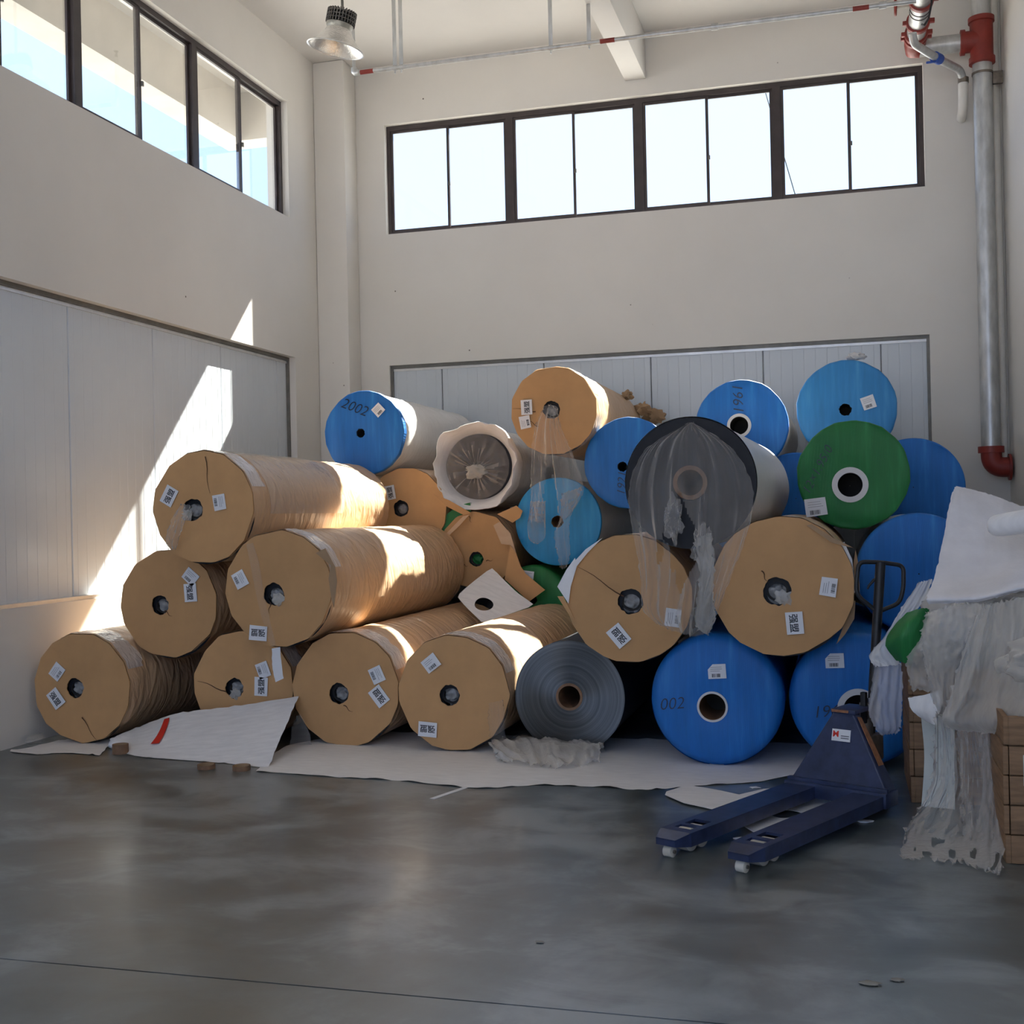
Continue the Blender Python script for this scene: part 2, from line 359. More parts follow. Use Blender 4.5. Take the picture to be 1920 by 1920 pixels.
# ---- windows
def window(name, axis, a, b, z0, z1, nunit, dep):
    root = struct(empty(name, (0, 0, 0)))
    if axis == 'x': pl = lambda u, d, z: (XL-d, u, z)
    else: pl = lambda u, d, z: (u, YB+d, z)
    def bar(nm, u0, u1, d0, d1, zz0, zz1, m, par):
        q = np.array([pl(u, d, z) for u in (u0, u1) for d in (d0, d1) for z in (zz0, zz1)]); lo, hi = q.min(0), q.max(0)
        return MB().box(lo[0], hi[0], lo[1], hi[1], lo[2], hi[2]).build(nm, m, par, None)
    d0, d1 = dep, dep+0.07; fr = 'window_frame_dark'; T = 0.042; w = (b-a)/nunit
    bar('head_frame', a, b, d0, d1, z1-T-0.01, z1, fr, root); bar('sill_frame', a, b, d0, d1, z0, z0+T*0.8, fr, root)
    bar('side_frame', a, a+T, d0, d1, z0+T*0.8, z1-T-0.01, fr, root); bar('side_frame', b-T, b, d0, d1, z0+T*0.8, z1-T-0.01, fr, root)
    for k in range(1, nunit): bar('mullion', a+k*w-0.042, a+k*w+0.042, d0, d1, z0+T*0.8, z1-T-0.01, fr, root)
    zi0, zi1 = z0+T*0.8, z1-T-0.01
    for k in range(nunit):
        ua = a+k*w+0.042; ub = a+(k+1)*w-0.042; um = (ua+ub)/2
        for h, (s0, s1) in enumerate(((ua, um+0.016), (um-0.016, ub))):
            dd0 = d0+0.012+0.024*h; st = 0.028
            q = MB()
            for (u0, u1, zz0, zz1) in ((s0, s0+st, zi0, zi1), (s1-st, s1, zi0, zi1), (s0+st, s1-st, zi0, zi0+st), (s0+st, s1-st, zi1-st, zi1)):
                p = np.array([pl(u, d, z) for u in (u0, u1) for d in (dd0, dd0+0.02) for z in (zz0, zz1)]); lo, hi = p.min(0), p.max(0); q.box(lo[0], hi[0], lo[1], hi[1], lo[2], hi[2])
            sash = q.build('sash', fr, root, None)
            bar('pane', s0+st, s1-st, dd0+0.008, dd0+0.012, zi0+st, zi1-st, 'window_glass', sash)
            if h == 0:
                zc = zi0+0.42*(zi1-zi0); bar('latch', s1-0.010, s1+0.012, dd0-0.018, dd0, zc-0.012, zc+0.03, 'steel_trim', sash)
    return root
window('window_1', 'y', WB['x0'], WB['x1'], WB['z0'], WB['z1'], 4, 0.07)
window('window_2', 'x', *LW[0], *WLz, 4, 0.07)
window('window_3', 'x', *LW[1], *WLz, 4, 0.07)

# ------------------------------------------------------------------ film rolls
def text2d(s, size, bold=0.0):
    cu = bpy.data.curves.new('txt', 'FONT'); cu.body = s; cu.size = size; cu.align_x = 'CENTER'; cu.align_y = 'CENTER'; cu.offset = bold; cu.resolution_u = 3
    o = bpy.data.objects.new('txt', cu); COL.objects.link(o)
    bpy.context.view_layer.update()
    me = bpy.data.meshes.new_from_object(o.evaluated_get(bpy.context.evaluated_depsgraph_get()))
    v = [tuple(p.co) for p in me.vertices]; f = [tuple(p.vertices) for p in me.polygons]
    bpy.data.objects.remove(o); bpy.data.curves.remove(cu); bpy.data.meshes.remove(me)
    if v:
        q = np.array(v); c = (q.max(0)+q.min(0))/2; v = [(p[0]-c[0], p[1]-c[1]) for p in v]
    return v, f
TXT = {}
def txt(s, size, bold=0.0):
    if (s, size, bold) not in TXT: TXT[(s, size, bold)] = text2d(s, size, bold)
    return TXT[(s, size, bold)]
def paper_label(parent, lx, lz, y, rot, w, h, kind):
    """white paper stuck on a roll end (local x right, z up, facing -y)"""
    c, s = math.cos(rot), math.sin(rot)
    P = lambda u, v, d: (lx+u*c-v*s, y-d, lz+u*s+v*c)
    k = random.uniform(-0.08, 0.08)
    q = [(-w/2, -h/2), (w/2, -h/2+k*0.05), (w/2-k*0.04, h/2), (-w/2, h/2)]
    if kind == 'cut': q = [(-w/2, -h/2), (w/2, -h/2), (w/2, h/2), (-w*0.22, h/2), (-w/2, h*0.15)]
    n = len(q); V = [P(u, v, 0.0) for u, v in q]+[P(u, v, 0.003) for u, v in q]
    F = [tuple(range(n, 2*n))[::-1]]+[(i, (i+1) % n, n+(i+1) % n, n+i) for i in range(n)]
    lab = mk('paper_label', V, F, 'paper_white', parent)
    if kind == 'big':
        v, f = txt('\u5f3a\u76df', 0.052, 0.0008)
        mk('lettering', [P(a, b-0.004, 0.0042) for a, b in v], f, 'ink', lab)
    else:
        m = MB()
        def strip(u0, u1, v0, v1): m.add([P(u0, v0, 0.0042), P(u1, v0, 0.0042), P(u1, v1, 0.0042), P(u0, v1, 0.0042)], [(0, 1, 2, 3)])
        u = -w*0.30
        rr = random.Random(int(lx*1000)+int(lz*777))
        while u < w*0.18:
            b = rr.choice((0.0015, 0.0025, 0.004)); strip(u, u+b, -h*0.40, -h*0.16); u += b+rr.choice((0.0015, 0.003))
        m.build('barcode', 'ink', lab, None); m = MB()
        for j in range(3): strip(-w*0.36, w*rr.uniform(0.1, 0.36), h*(0.02+0.13*j), h*(0.02+0.13*j)+0.0022)
        m.build('printed_lines', 'ink_faint', lab, None)
    return lab
def handwriting(parent, s, lx, lz, y, rot, size, mat='marker_ink'):
    v, f = txt(s, size, -0.0012); c, sn = math.cos(rot), math.sin(rot)
    mk('handwriting', [(lx+(a+b*0.25)*c-b*sn, y, lz+(a+b*0.25)*sn+b*c) for a, b in v], f, mat, parent)
def polyrad(n, rng, jit=0.012):
    a0 = rng.random()*6.28; an = [a0+2*math.pi*(i+rng.uniform(-0.18, 0.18))/n for i in range(n)]; rr = [1-abs(rng.gauss(0, jit)) for _ in range(n)]
    def f(th):
        th = (th-an[0]) % (2*math.pi)+an[0]
        for i in range(n):
            a, b = an[i], an[i+1] if i+1 < n else an[0]+2*math.pi
            if a <= th <= b+1e-9:
                p = Vector((math.cos(a), math.sin(a)))*rr[i]; q = Vector((math.cos(b), math.sin(b)))*rr[(i+1) % n]
                d = Vector((math.cos(th), math.sin(th))); e = q-p
                den = d.x*e.y-d.y*e.x
                return (p.x*e.y-p.y*e.x)/den if abs(den) > 1e-9 else rr[i]
        return 1.0
    return f
def ss(x): x = max(0, min(1, x)); return x*x*(3-2*x)
def fnoise(x, y, z): return noise.noise(Vector((x, y, z)))

def roll_body(name, R, L, mat, parent, pf=None, wr=0.006, seed=0, nth=88, ny=26, y0=0.0, back=True, sag=0.0, blend=0.35):
    V = []; F = []
    for j in range(ny+1):
        t = j/ny; y = y0+(L-y0)*t
        for k in range(nth):
            th = 2*math.pi*k/nth; p = pf(th) if pf else 1.0
            b = ss((y-y0)/blend); r = R*(p*(1-b)+b*0.985)
            w = fnoise(math.cos(th)*2.2+seed, y*7.0+math.sin(th)*1.5, math.sin(th)*2.2)+0.6*fnoise(math.cos(th)*6+seed, y*13, math.sin(th)*6)
            r -= wr*abs(w)*ss((y-y0)/0.1+0.15)
            V.append((r*math.cos(th), y, R+r*math.sin(th)))
    for j in range(ny):
        for k in range(nth):
            k2 = (k+1) % nth; F.append((j*nth+k, (j+1)*nth+k, (j+1)*nth+k2, j*nth+k2))
    if back: F.append(tuple(ny*nth+k for k in range(nth))[::-1])
    return mk(name, V, F, mat, parent, 40)
def end_board(name, R, mat, parent, pf, hole, hc, seed, y=-0.004, thick=0.008, bulge=0.0, nth=88, nr=5, ragged=0.10):
    """annular end cover with a ragged hole"""
    V = []; F = []
    hx, hz = hc
    for s in (0, 1):
        for i in range(nr+1):
            t = i/nr
            for k in range(nth):
                th = 2*math.pi*k/nth
                ri = hole*(1+ragged*fnoise(math.cos(th)*3+seed, math.sin(th)*3, 5.5))
                pi = Vector((hx+ri*math.cos(th), hz+ri*math.sin(th))); ro = R*(pf(th) if pf else 1.0); po = Vector((ro*math.cos(th), ro*math.sin(th)))
                p = pi.lerp(po, t)
                yy = y-bulge*(1-(p.length/R)**2)+0.006*fnoise(p.x*4+seed, p.y*4, 0)*ss((1-t)*4)
                V.append((p.x, yy+(thick if s else 0), R+p.y))
    n = (nr+1)*nth
    for i in range(nr):
        for k in range(nth):
            k2 = (k+1) % nth; a = (i*nth+k, i*nth+k2, (i+1)*nth+k2, (i+1)*nth+k); F.append(a); F.append(tuple(n+q for q in a[::-1]))
    for k in range(nth):
        k2 = (k+1) % nth; F.append((k, n+k, n+k2, k2)); o = nr*nth; F.append((o+k, o+k2, n+o+k2, n+o+k))
    return mk(name, V, F, mat, parent, 40)
def ring_tube(name, r0, r1, y0, y1, mat, parent, R, n=40, hc=(0, 0)):
    """tube wall between radius r0 and r1"""
    m = MB(); M = Matrix(((1, 0, 0, hc[0]), (0, 0, 1, 0), (0, 1, 0, R+hc[1]), (0, 0, 0, 1)))
    m.lathe([(r0, y1), (r0, y0), (r1, y0), (r1, y1)], n, M); return m.build(name, mat, parent, 50)
def crumple(name, c, r, mat, parent, seed, sc=(1, 1, 1), sub=3, amp=0.35):
    bm = bmesh.new(); bmesh.ops.create_icosphere(bm, subdivisions=sub, radius=1)
    for v in bm.verts:
        d = v.co.normalized(); q = 1+amp*(noise.noise(d*2.4+Vector((seed, 0, 0)))+0.6*abs(noise.noise(d*6+Vector((0, seed, 0)))))
        v.co = Vector((c[0]+d.x*q*r*sc[0], c[1]+d.y*q*r*sc[1], c[2]+d.z*q*r*sc[2]))
    me = bpy.data.meshes.new(name); bm.to_mesh(me); bm.free(); return link(name, me, mat, parent, 60)
def film_core(parent, R, L, rc=0.046, mat='core_card', y0=0.03, wall=0.012, hc=(0, 0)):
    return ring_tube('core', rc, rc+wall, y0, L*0.55, mat, parent, R, hc=hc)
def tape_band(parent, R, y0, y1, th0, th1, seed, mat='tape_clear', pf=None, off=0.004, name='tape_band'):
    V = []; F = []; nt, ny = 46, 5
    for j in range(ny+1):
        for k in range(nt+1):
            th = th0+(th1-th0)*k/nt; e = 0.03*fnoise(k*0.35+seed, j*0.1, 0) if j in (0, ny) else 0
            y = y0+(y1-y0)*j/ny+e*(1 if j == ny else 0.3)
            b = ss(y/0.35); p = pf(th) if pf else 1; r = R*(p*(1-b)+b*0.985)+off+0.005*abs(fnoise(k*0.5+seed, j*1.3, 2))
            V.append((r*math.cos(th), y, R+r*math.sin(th)))
    for j in range(ny):
        for k in range(nt): a = j*(nt+1)+k; F.append((a, a+nt+1, a+nt+2, a+1))
    return mk(name, V, F, mat, parent, 60)
def slit(parent, R, a, b, w=0.004, y=-0.0065):
    """dark cut in the end board from a to b (local x, z about the axis)"""
    a, b = Vector(a), Vector(b); d = (b-a).normalized(); n = Vector((-d.y, d.x))
    P = []
    N = 6
    for i in range(N+1):
        t = i/N; c = a.lerp(b, t)+n*0.006*math.sin(t*7); ww = w*(1-0.8*t); P += [c+n*ww, c-n*ww]
    V = [(p.x, y-0.003, R+p.y) for p in P]
    mk('slit', V, [(2*i, 2*i+2, 2*i+3, 2*i+1) for i in range(N)], 'slit_dark', parent)
def flap(parent, R, pts, mat='kraft_paper', name='torn_flap', th=0.003, curl=0.02):
    """loose piece at the rim given by local (x, y, z about axis) corners"""
    n = len(pts); V = [(x, y, R+z) for x, y, z in pts]+[(x, y+th, R+z) for x, y, z in pts]
    F = [tuple(range(n)), tuple(range(n, 2*n))[::-1]]+[(i, n+i, n+(i+1) % n, (i+1) % n) for i in range(n)]
    return mk(name, V, F, mat, parent)

ROLLS = {}
def local(px, roll):       # pixel on a roll's end face -> local (x, z about the axis)
    p = at(px[0], px[1], roll['c'][1]); return p[0]-roll['c'][0], p[2]-roll['c'][2]
def new_roll(key, c, R, L, label, yaw=0.0, group='film rolls in the heap'):
    e = empty('film_roll', (c[0], c[1], c[2]-R), math.radians(yaw)); tag(e, label, 'film roll', group)
    ROLLS[key] = dict(c=c, R=R, L=L, e=e); return ROLLS[key]
def brown_roll(key, c, R, L, label, hole=None, hr=0.072, labels=(), slits=(), stuff=(0.0, 0.0), yaw=0.0, tape=True, stuff_mat='film_grey', nfac=15, wr=0.010, tear=None, seed=None):
    ro = new_roll(key, c, R, L, label, yaw); e = ro['e']; sd_ = seed if seed is not None else len(ROLLS)*3.7; rng = random.Random(int(sd_*10))
    pf = polyrad(nfac, rng, 0.012)
    hc = local(hole, ro) if hole else (-0.03, 0)
    roll_body('paper_wrap', R, L, 'kraft_paper', e, pf, wr, sd_, y0=0.004)
    end_board('end_board', R*0.995, 'kraft_board', e, pf, hr, hc, sd_)
    end_board('film_end', R*0.95, 'black_film', e, None, 0.058, hc, sd_+1, y=0.035, thick=0.004, ragged=0.02, nr=3, nth=48)  # film end coloured black so the recess behind the hole looks shaded
    film_core(e, R, L, 0.05, 'core_dark', 0.036, hc=hc)
    crumple('plastic_stuffing', (hc[0]+rng.uniform(-.01, .01), 0.085, R+hc[1]-0.01), hr*0.92, stuff_mat, e, sd_, (1, 0.55, 0.95), 4, 0.55)
    if any(stuff):
        crumple('plastic_tail', (hc[0]+stuff[0]*0.7, -0.005, R+hc[1]+stuff[1]*0.8), hr*0.42, 'cloudy_film', e, sd_+2, (1.1, 0.35, 1.1), 3, 0.7)
    for lb in labels:
        lx, lz = local(lb[0], ro); big = lb[2] == 'big'
        paper_label(e, lx, lz+R, -0.0125, math.radians(lb[1]), 0.125 if big else 0.105, 0.095 if big else 0.09, lb[2])
    for a, b in slits: slit(e, R, local(a, ro), local(b, ro))
    if tape: tape_band(e, R, 0.015, 0.20, math.radians(20), math.radians(118), sd_, pf=pf)
    return ro
def woven_roll(key, c, R, L, label, hole=None, hr=0.07, mat='woven_blue', side='white_wrap', ring=None, ringw=0.03, labels=(), yaw=0.0, soft=0.03, nfac=None, core='core_dark', wr=0.006, rim=0.07):
    ro = new_roll(key, c, R, L, label, yaw); e = ro['e']; sd_ = len(ROLLS)*2.3+1; rng = random.Random(int(sd_*10))
    pf = polyrad(nfac, rng, 0.006) if nfac else None
    hc = local(hole, ro) if hole else (0, 0)
    roll_body('side_wrap', R*0.992, L, side, e, pf, wr, sd_, y0=rim*0.6)
    # cloth end cap: from the hole out over the rounded rim and back along the side
    nth = 80; V = []; F = []
    prof = [(0, 0.0), (0.25, 0), (0.5, 0), (0.75, 0), (0.92, 0.0)]
    rows = []
    for k in range(nth):
        th = 2*math.pi*k/nth; ri = (hr if not ring else hr+ringw*0.6)*(1+(0.14 if not ring else 0.02)*fnoise(math.cos(th)*3+sd_, math.sin(th)*3, 1))
        po = R*(pf(th) if pf else 1.0)*1.002; col = []
        pi = Vector((hc[0]+ri*math.cos(th), hc[1]+ri*math.sin(th))); pe = Vector(((po-soft)*math.cos(th), (po-soft)*math.sin(th)))
        for i in range(6):
            t = i/5; p = pi.lerp(pe, t); col.append((p.x, 0.0+0.009*fnoise(p.x*5+sd_, p.y*5, 3)*ss(3*t+.2)-0.012*math.sin(math.pi*t), p.y))
        for i in range(1, 5):
            a = math.pi/2*i/4; rr = po-soft+soft*math.sin(a); col.append((rr*math.cos(th), soft*(1-math.cos(a)), rr*math.sin(th)))
        yb = rim*(1+0.45*fnoise(math.cos(th)*4+sd_, math.sin(th)*4, 8)); rr = po+0.001; col.append((rr*math.cos(th), soft+yb, rr*math.sin(th)))
        rows.append(col)
    m = len(rows[0])
    for col in rows: V += [(x, y, z+R) for x, y, z in col]
    for k in range(nth):
        k2 = (k+1) % nth
        for i in range(m-1): F.append((k*m+i, k2*m+i, k2*m+i+1, k*m+i+1))
    mk('end_cloth', V, F, mat, e, 55)
    if ring: ring_tube('core_ring', hr, hr+ringw, -0.012, 0.25, ring, e, R, hc=hc)
    film_core(e, R, L, hr*0.98 if not ring else hr*0.97, core, 0.012 if not ring else -0.008, hc=hc)
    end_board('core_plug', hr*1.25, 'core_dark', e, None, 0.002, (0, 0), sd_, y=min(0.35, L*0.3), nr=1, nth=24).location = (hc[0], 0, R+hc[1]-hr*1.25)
    for lb in labels:
        lx, lz = local(lb[0], ro); paper_label(e, lx, lz+R, -0.020, math.radians(lb[1]), lb[3] if len(lb) > 3 else 0.095, lb[4] if len(lb) > 4 else 0.09, lb[2])
    return ro

# ---- front stack, bottom row
brown_roll('A', (-5.065, 7.15, 0.387), 0.385, 2.5, 'brown cardboard-ended roll on the floor beside the left wall', (141, 1290), 0.068,
           [((109, 1259), 52, 'small'), ((107, 1309), -52, 'big')], [((155, 1345), (184, 1390))])
brown_roll('E', (-3.958, 7.38, 0.387), 0.385, 2.4, 'brown roll on the floor partly hidden by the propped white sheet', (440, 1290), 0.068,
           [((495, 1256), -70, 'small'), ((491, 1287), 88, 'big')], [((425, 1296), (372, 1276))], (0.01, -0.05))
brown_roll('F', (-3.185, 7.32, 0.386), 0.384, 2.65, 'brown floor roll just right of the propped white sheet', (636, 1300), 0.068,
           [((708, 1265), -66, 'small'), ((712, 1305), 128, 'big')], [((645, 1322), (662, 1335))])
brown_roll('G', (-2.421, 7.28, 0.380), 0.378, 2.65, 'brown floor roll beside the bare grey film roll', (843, 1303), 0.068,
           [((809, 1243), 38, 'small'), ((803, 1367), 176, 'big')])
# ---- front stack, second and third row
brown_roll('B', (-4.532, 7.40, 0.945), 0.383, 2.4, 'brown roll in the second row leaning towards the left wall', (301, 1134), 0.068,
           [((359, 1081), -40, 'small'), ((359, 1111), -86, 'big')], [((310, 1145), (324, 1156))], tape=False)
brown_roll('D', (-3.564, 7.14, 1.062), 0.388, 2.80, 'long brown roll with torn wrinkled wrapper above the propped white sheet', (514, 1114), 0.075,
           [((452, 1086), -62, 'small'), ((486, 1187), 176, 'big')], [((508, 1130), (505, 1150))], (0.045, -0.04), wr=0.016)
brown_roll('C', (-4.134, 7.20, 1.607), 0.385, 2.45, 'topmost brown roll at the left with plastic hanging from its core', (362, 955), 0.075,
           [((319, 930), 60, 'big'), ((413, 942), -82, 'small')], [((386, 856), (394, 925))], (-0.06, -0.05), wr=0.014)
tape_band(ROLLS['C']['e'], 0.385, 0.22, 1.45, math.radians(-8), math.radians(100), 4.4, 'thin_film', None, 0.006, 'clear_wrap')
brown_roll('I', (-1.245, 7.09, 0.995), 0.388, 2.6, 'brown roll left of the pair carrying the black roll', (1182, 1127), 0.075,
           [((1161, 1192), 130, 'big'), ((1262, 1158), 82, 'small')], [((1170, 1118), (1085, 1062))], tape=False, nfac=20)
brown_roll('J', (-0.338, 6.90, 1.074), 0.400, 2.6, 'large brown roll with torn right rim above the blue floor rolls', (1457, 1108), 0.078,
           [((1490, 1168), -86, 'big'), ((1554, 1100), 80, 'small')], [((1428, 1070), (1440, 1092))], (0.05, -0.05), tape=False, nfac=20)
# ---- bare film rolls
r = new_roll('H', (-1.685, 7.37, 0.357), 0.355, 2.6, 'bare shiny grey film roll with brown cardboard core on the floor'); e = r['e']
roll_body('film_side', 0.353, 2.6, 'black_film', e, None, 0.001, 3, y0=0.0)
eb = end_board('film_end', 0.353, 'film_end_grey', e, None, 0.085, (0, 0), 2, y=-0.001, thick=0.003, ragged=0, nr=6)
for v in eb.data.vertices: v.co.z -= 0.353
eb.location.z = 0.353
ring_tube('core', 0.070, 0.086, -0.006, 1.2, 'core_card', e, 0.353)
r = new_roll('P', (-0.851, 6.99, 1.672), 0.385, 2.4, 'black film roll on top draped with torn clear plastic', -1.7); e = r['e']
roll_body('film_side', 0.385, 2.55, 'white_wrap', e, None, 0.004, 9, y0=0.0)
end_board('film_end', 0.381, 'black_film', e, None, 0.10, (0, 0), 4, y=-0.003, thick=0.004, ragged=0.0)
ring_tube('core', 0.075, 0.10, -0.006, 1.2, 'core_card', e, 0.385)
# ---- blue rolls on the floor
r = woven_roll('K', (-0.743, 7.11, 0.392), 0.390, 2.5, 'blue cloth-covered roll on the floor left of the pallet jack', (1336, 1325), 0.078, side='woven_blue', ring='core_white', ringw=0.012, labels=[((1345, 1258), 3, 'cut', 0.105, 0.085)], soft=0.07, core='core_card')
handwriting(r['e'], '002', *[a+b for a, b in zip(local((1262, 1318), r), (0, r['R']))], -0.018, 0.1, 0.10)
r = woven_roll('L', (0.058, 7.21, 0.390), 0.388, 2.3, 'blue cloth-covered roll on the floor behind the pallet jack', (1610, 1330), 0.085, side='woven_blue', ring='core_white', ringw=0.035, labels=[((1565, 1238), 2, 'cut', 0.105, 0.085)], soft=0.06)
handwriting(r['e'], '1961', *[a+b for a, b in zip(local((1558, 1332), r), (0, r['R']))], -0.018, 0.1, 0.10)
# ---- right hand stack
woven_roll('R', (0.454, 7.97, 1.079), 0.383, 1.7, 'blue roll behind the pallet jack handle', None, 0.004, soft=0.03)
r = woven_roll('Q', (0.070, 8.25, 1.725), 0.365, 1.55, 'green cloth-covered roll with wide white core ring', (1594, 909), 0.080, 'woven_green', ring='core_white', ringw=0.037, labels=[((1530, 951), 6, 'small', 0.14, 0.12)], nfac=22, soft=0.02)
handwriting(r['e'], '12\u00d71.95/0', *[a+b for a, b in zip(local((1534, 878), r), (0, r['R']))], -0.022, math.radians(62), 0.085)
woven_roll('S', (0.535, 9.85, 1.656), 0.385, 2.3, 'blue roll at the back right beneath the topmost blue roll', None, 0.004, soft=0.02)
woven_roll('T', tuple(at(1587, 766, 9.84)), 0.390, 2.3, 'topmost light blue roll at the right of the heap', (1585, 768), 0.048, 'woven_sky_blue', labels=[((1628, 755), 18, 'small', 0.10, 0.10)], nfac=24, soft=0.02)
r = woven_roll('U', tuple(at(1390, 798, 9.86)), 0.376, 2.3, 'blue roll with white-edged core behind the black roll', (1386, 798), 0.073, ring='core_white', ringw=0.024, nfac=26, soft=0.015)
handwriting(r['e'], '1961', *[a+b for a, b in zip(local((1384, 748), r), (0, r['R']))], -0.020, math.radians(92), 0.12)
woven_roll('V', (-0.366, 10.05, 1.594), 0.375, 2.2, 'mostly hidden blue roll between the black and green rolls', None, 0.004, soft=0.02)
r = woven_roll('W', (-1.715, 9.92, 1.925), 0.385, 2.3, 'deep blue roll left of the black roll with small torn hole', (1167, 875), 0.042, nfac=24, soft=0.012)
handwriting(r['e'], '1921', *[a+b for a, b in zip(local((1166, 905), r), (0, r['R']))], -0.020, math.radians(85), 0.10)
woven_roll('X', (-2.365, 10.05, 1.445), 0.378, 2.2, 'light blue roll beneath the hanging clear plastic strips', (1045, 978), 0.052, 'woven_light_blue', soft=0.008, core='core_card', side='white_wrap', rim=0.03)
r = woven_roll('AA', tuple(at(682, 812, 9.83)), 0.377, 2.3, 'blue-ended roll at the top left in a cloudy white bag', (676, 812), 0.040, side='white_film', labels=[((711, 769), 42, 'plain', 0.095, 0.095)], nfac=22, soft=0.012, rim=0.05, wr=0.012)
handwriting(r['e'], '2002', *[a+b for a, b in zip(local((668, 764), r), (0, r['R']))], -0.020, math.radians(-22), 0.13)
# ---- rear brown rolls
brown_roll('Y', tuple(at(1038, 769, 9.74)), 0.376, 2.3, 'topmost brown roll in the middle with plastic trailing from its core', (1034, 768), 0.075,
           [((988, 764), 92, 'big'), ((985, 792), 100, 'small')], [((1005, 772), (962, 766)), ((1010, 800), (990, 788))], wr=0.016)
brown_roll('BB', (-3.736, 10.00, 1.570), 0.388, 2.1, 'brown roll behind the long roll showing a dark round hole', (752, 953), 0.072, [((732, 924), 100, 'big')], tape=False)
brown_roll('DD', (-4.627, 10.15, 1.660), 0.383, 2.1, 'mostly hidden brown roll in the corner under the bagged blue roll', None, tape=False)
brown_roll('CC', (-3.088, 10.00, 1.211), 0.345, 2.1, 'torn brown roll showing green through its hole', (893, 1048), 0.065, [((990, 1080), -8, 'small')], [((880, 968), (884, 980)), ((868, 1058), (878, 1062)), ((912, 1052), (925, 1050))], tape=False, stuff_mat='woven_green', nfac=12)
# white-wrapped bag roll
r = new_roll('Z', (-3.085, 10.12, 1.944), 0.36, 2.1, 'dark roll in clear plastic with a loose white wrapper around it'); e = r['e']
roll_body('white_wrapper', 0.36, 2.1, 'white_film', e, None, 0.02, 21, y0=0.0)
# loose collar in front of the roll end
nth = 64; V = []; F = []
for k in range(nth):
    th = 2*math.pi*k/nth; n1 = fnoise(math.cos(th)*1.6+3, math.sin(th)*1.6, 0); n2 = fnoise(math.cos(th)*4, math.sin(th)*4, 7)
    for (r_, y_) in ((0.36+0.02*n2, 0.10), (0.385+0.05*n1, -0.02), (0.395+0.10*n1+0.04*n2, -0.13), (0.390+0.10*n1+0.04*n2, -0.134), (0.350+0.06*n1+0.02*n2, -0.09), (0.315+0.02*n1, -0.03), (0.285, 0.03)):
        sx = 1.10 if math.cos(th) < 0 else 1.03
        V.append((r_*math.cos(th)*sx, y_, 0.36+r_*math.sin(th)))
for k in range(nth):
    k2 = (k+1) % nth
    for i in range(6): F.append((k*7+i, k2*7+i, k2*7+i+1, k*7+i+1))
mk('white_collar', V, F, 'white_foam', e, 60)
end_board('film_end', 0.30, 'black_film', e, None, 0.05, (0, 0), 4, y=0.02, thick=0.004, ragged=0.0).location.z = 0.06
V = []; F = []; nr, nth = 10, 72
for i in range(nr+1):
    for k in range(nth):
        th = 2*math.pi*k/nth; t = i/nr; rr = 0.28*t
        fold = abs(fnoise(math.cos(th)*5, math.sin(th)*5, t*0.8+2))
        y = -0.03-0.05*(1-t)**1.5-0.12*fold*(0.2+t*(1-t)*2.4)-0.03*abs(fnoise(rr*22, th*2.0, 4))
        V.append((rr*1.03*math.cos(th), y, 0.36+rr*1.03*math.sin(th)-0.03*(1-t)))
for i in range(nr):
    for k in range(nth):
        k2 = (k+1) % nth; F.append((i*nth+k, i*nth+k2, (i+1)*nth+k2, (i+1)*nth+k))
mk('crumpled_film', V, F, 'clear_film', e, 24)
crumple('film_knot', (0.0, -0.10, 0.31), 0.07, 'cloudy_film', e, 4, (1.2, 0.6, 0.8), amp=0.6)
# green rolls deep in the gap
woven_roll('FF1', (-2.614, 10.08, 0.771), 0.300, 2.1, 'green roll deep in the gap left of the pair under the light blue roll', None, 0.04, 'woven_green', 'woven_green')
woven_roll('FF2', (-2.013, 10.12, 0.818), 0.298, 2.1, 'green roll deep in the gap beside the brown roll with torn left rim', None, 0.04, 'woven_green', 'woven_green')
# rolls the heap rests on, out of sight at the back
first = None
for (x, z, rr) in ((-2.995, 0.302, 0.300), (-2.262, 0.302, 0.300), (-1.658, 0.302, 0.300), (-4.708, 0.387, 0.385), (-3.777, 0.387, 0.385), (-5.095, 1.050, 0.385), (-4.247, 0.995, 0.380), (-0.844, 0.387, 0.385), (-0.070, 0.387, 0.385), (0.882, 0.387, 0.385), (-0.446, 0.940, 0.280), (0.406, 0.939, 0.340), (-1.160, 1.150, 0.370), (-3.562, 0.935, 0.200)):
    e = empty('film_roll', (x, 10.2, z-rr)); tag(e, 'film roll buried out of sight under the rear of the heap', 'film roll', 'film rolls buried under the rear of the heap')
    roll_body('side_wrap', rr, 2.0, 'white_wrap', e, None, 0.004, x, nth=40, ny=6)
    end_board('end_cloth', rr*0.995, 'woven_blue', e, None, 0.05, (0, 0), x, nth=40, nr=2)

# ------------------------------------------------------------------ torn wrapping on individual rolls
def rim_flap(key, px, Y=None, mat='kraft_paper', name='torn_flap'):
    ro = ROLLS[key]; Y = ro['c'][1]-0.03 if Y is None else Y; pts = []
    for i, p in enumerate(px):
        q = at(p[0], p[1], Y+(p[2] if len(p) > 2 else 0)); pts.append((q[0]-ro['c'][0], q[1]-ro['c'][1], q[2]-ro['c'][2]))
    return flap(ro['e'], ro['R'], pts, mat, name)
rim_flap('CC', [(957, 1022), (946, 1086), (992, 1128), (1022, 1106), (985, 1075), (976, 1061), (968, 1038)], 9.90, 'kraft_board')
rim_flap('CC', [(932, 964), (968, 948), (980, 958), (975, 971), (961, 980)], 9.90, 'kraft_board')
rim_flap('CC', [(925, 985), (937, 978), (957, 1000), (968, 1038), (957, 1022), (940, 1020)], 9.93, 'kraft_paper')
rim_flap('CC', [(832, 1005), (868, 968), (880, 965), (862, 985), (838, 1008)], 9.94, 'kraft_paper')
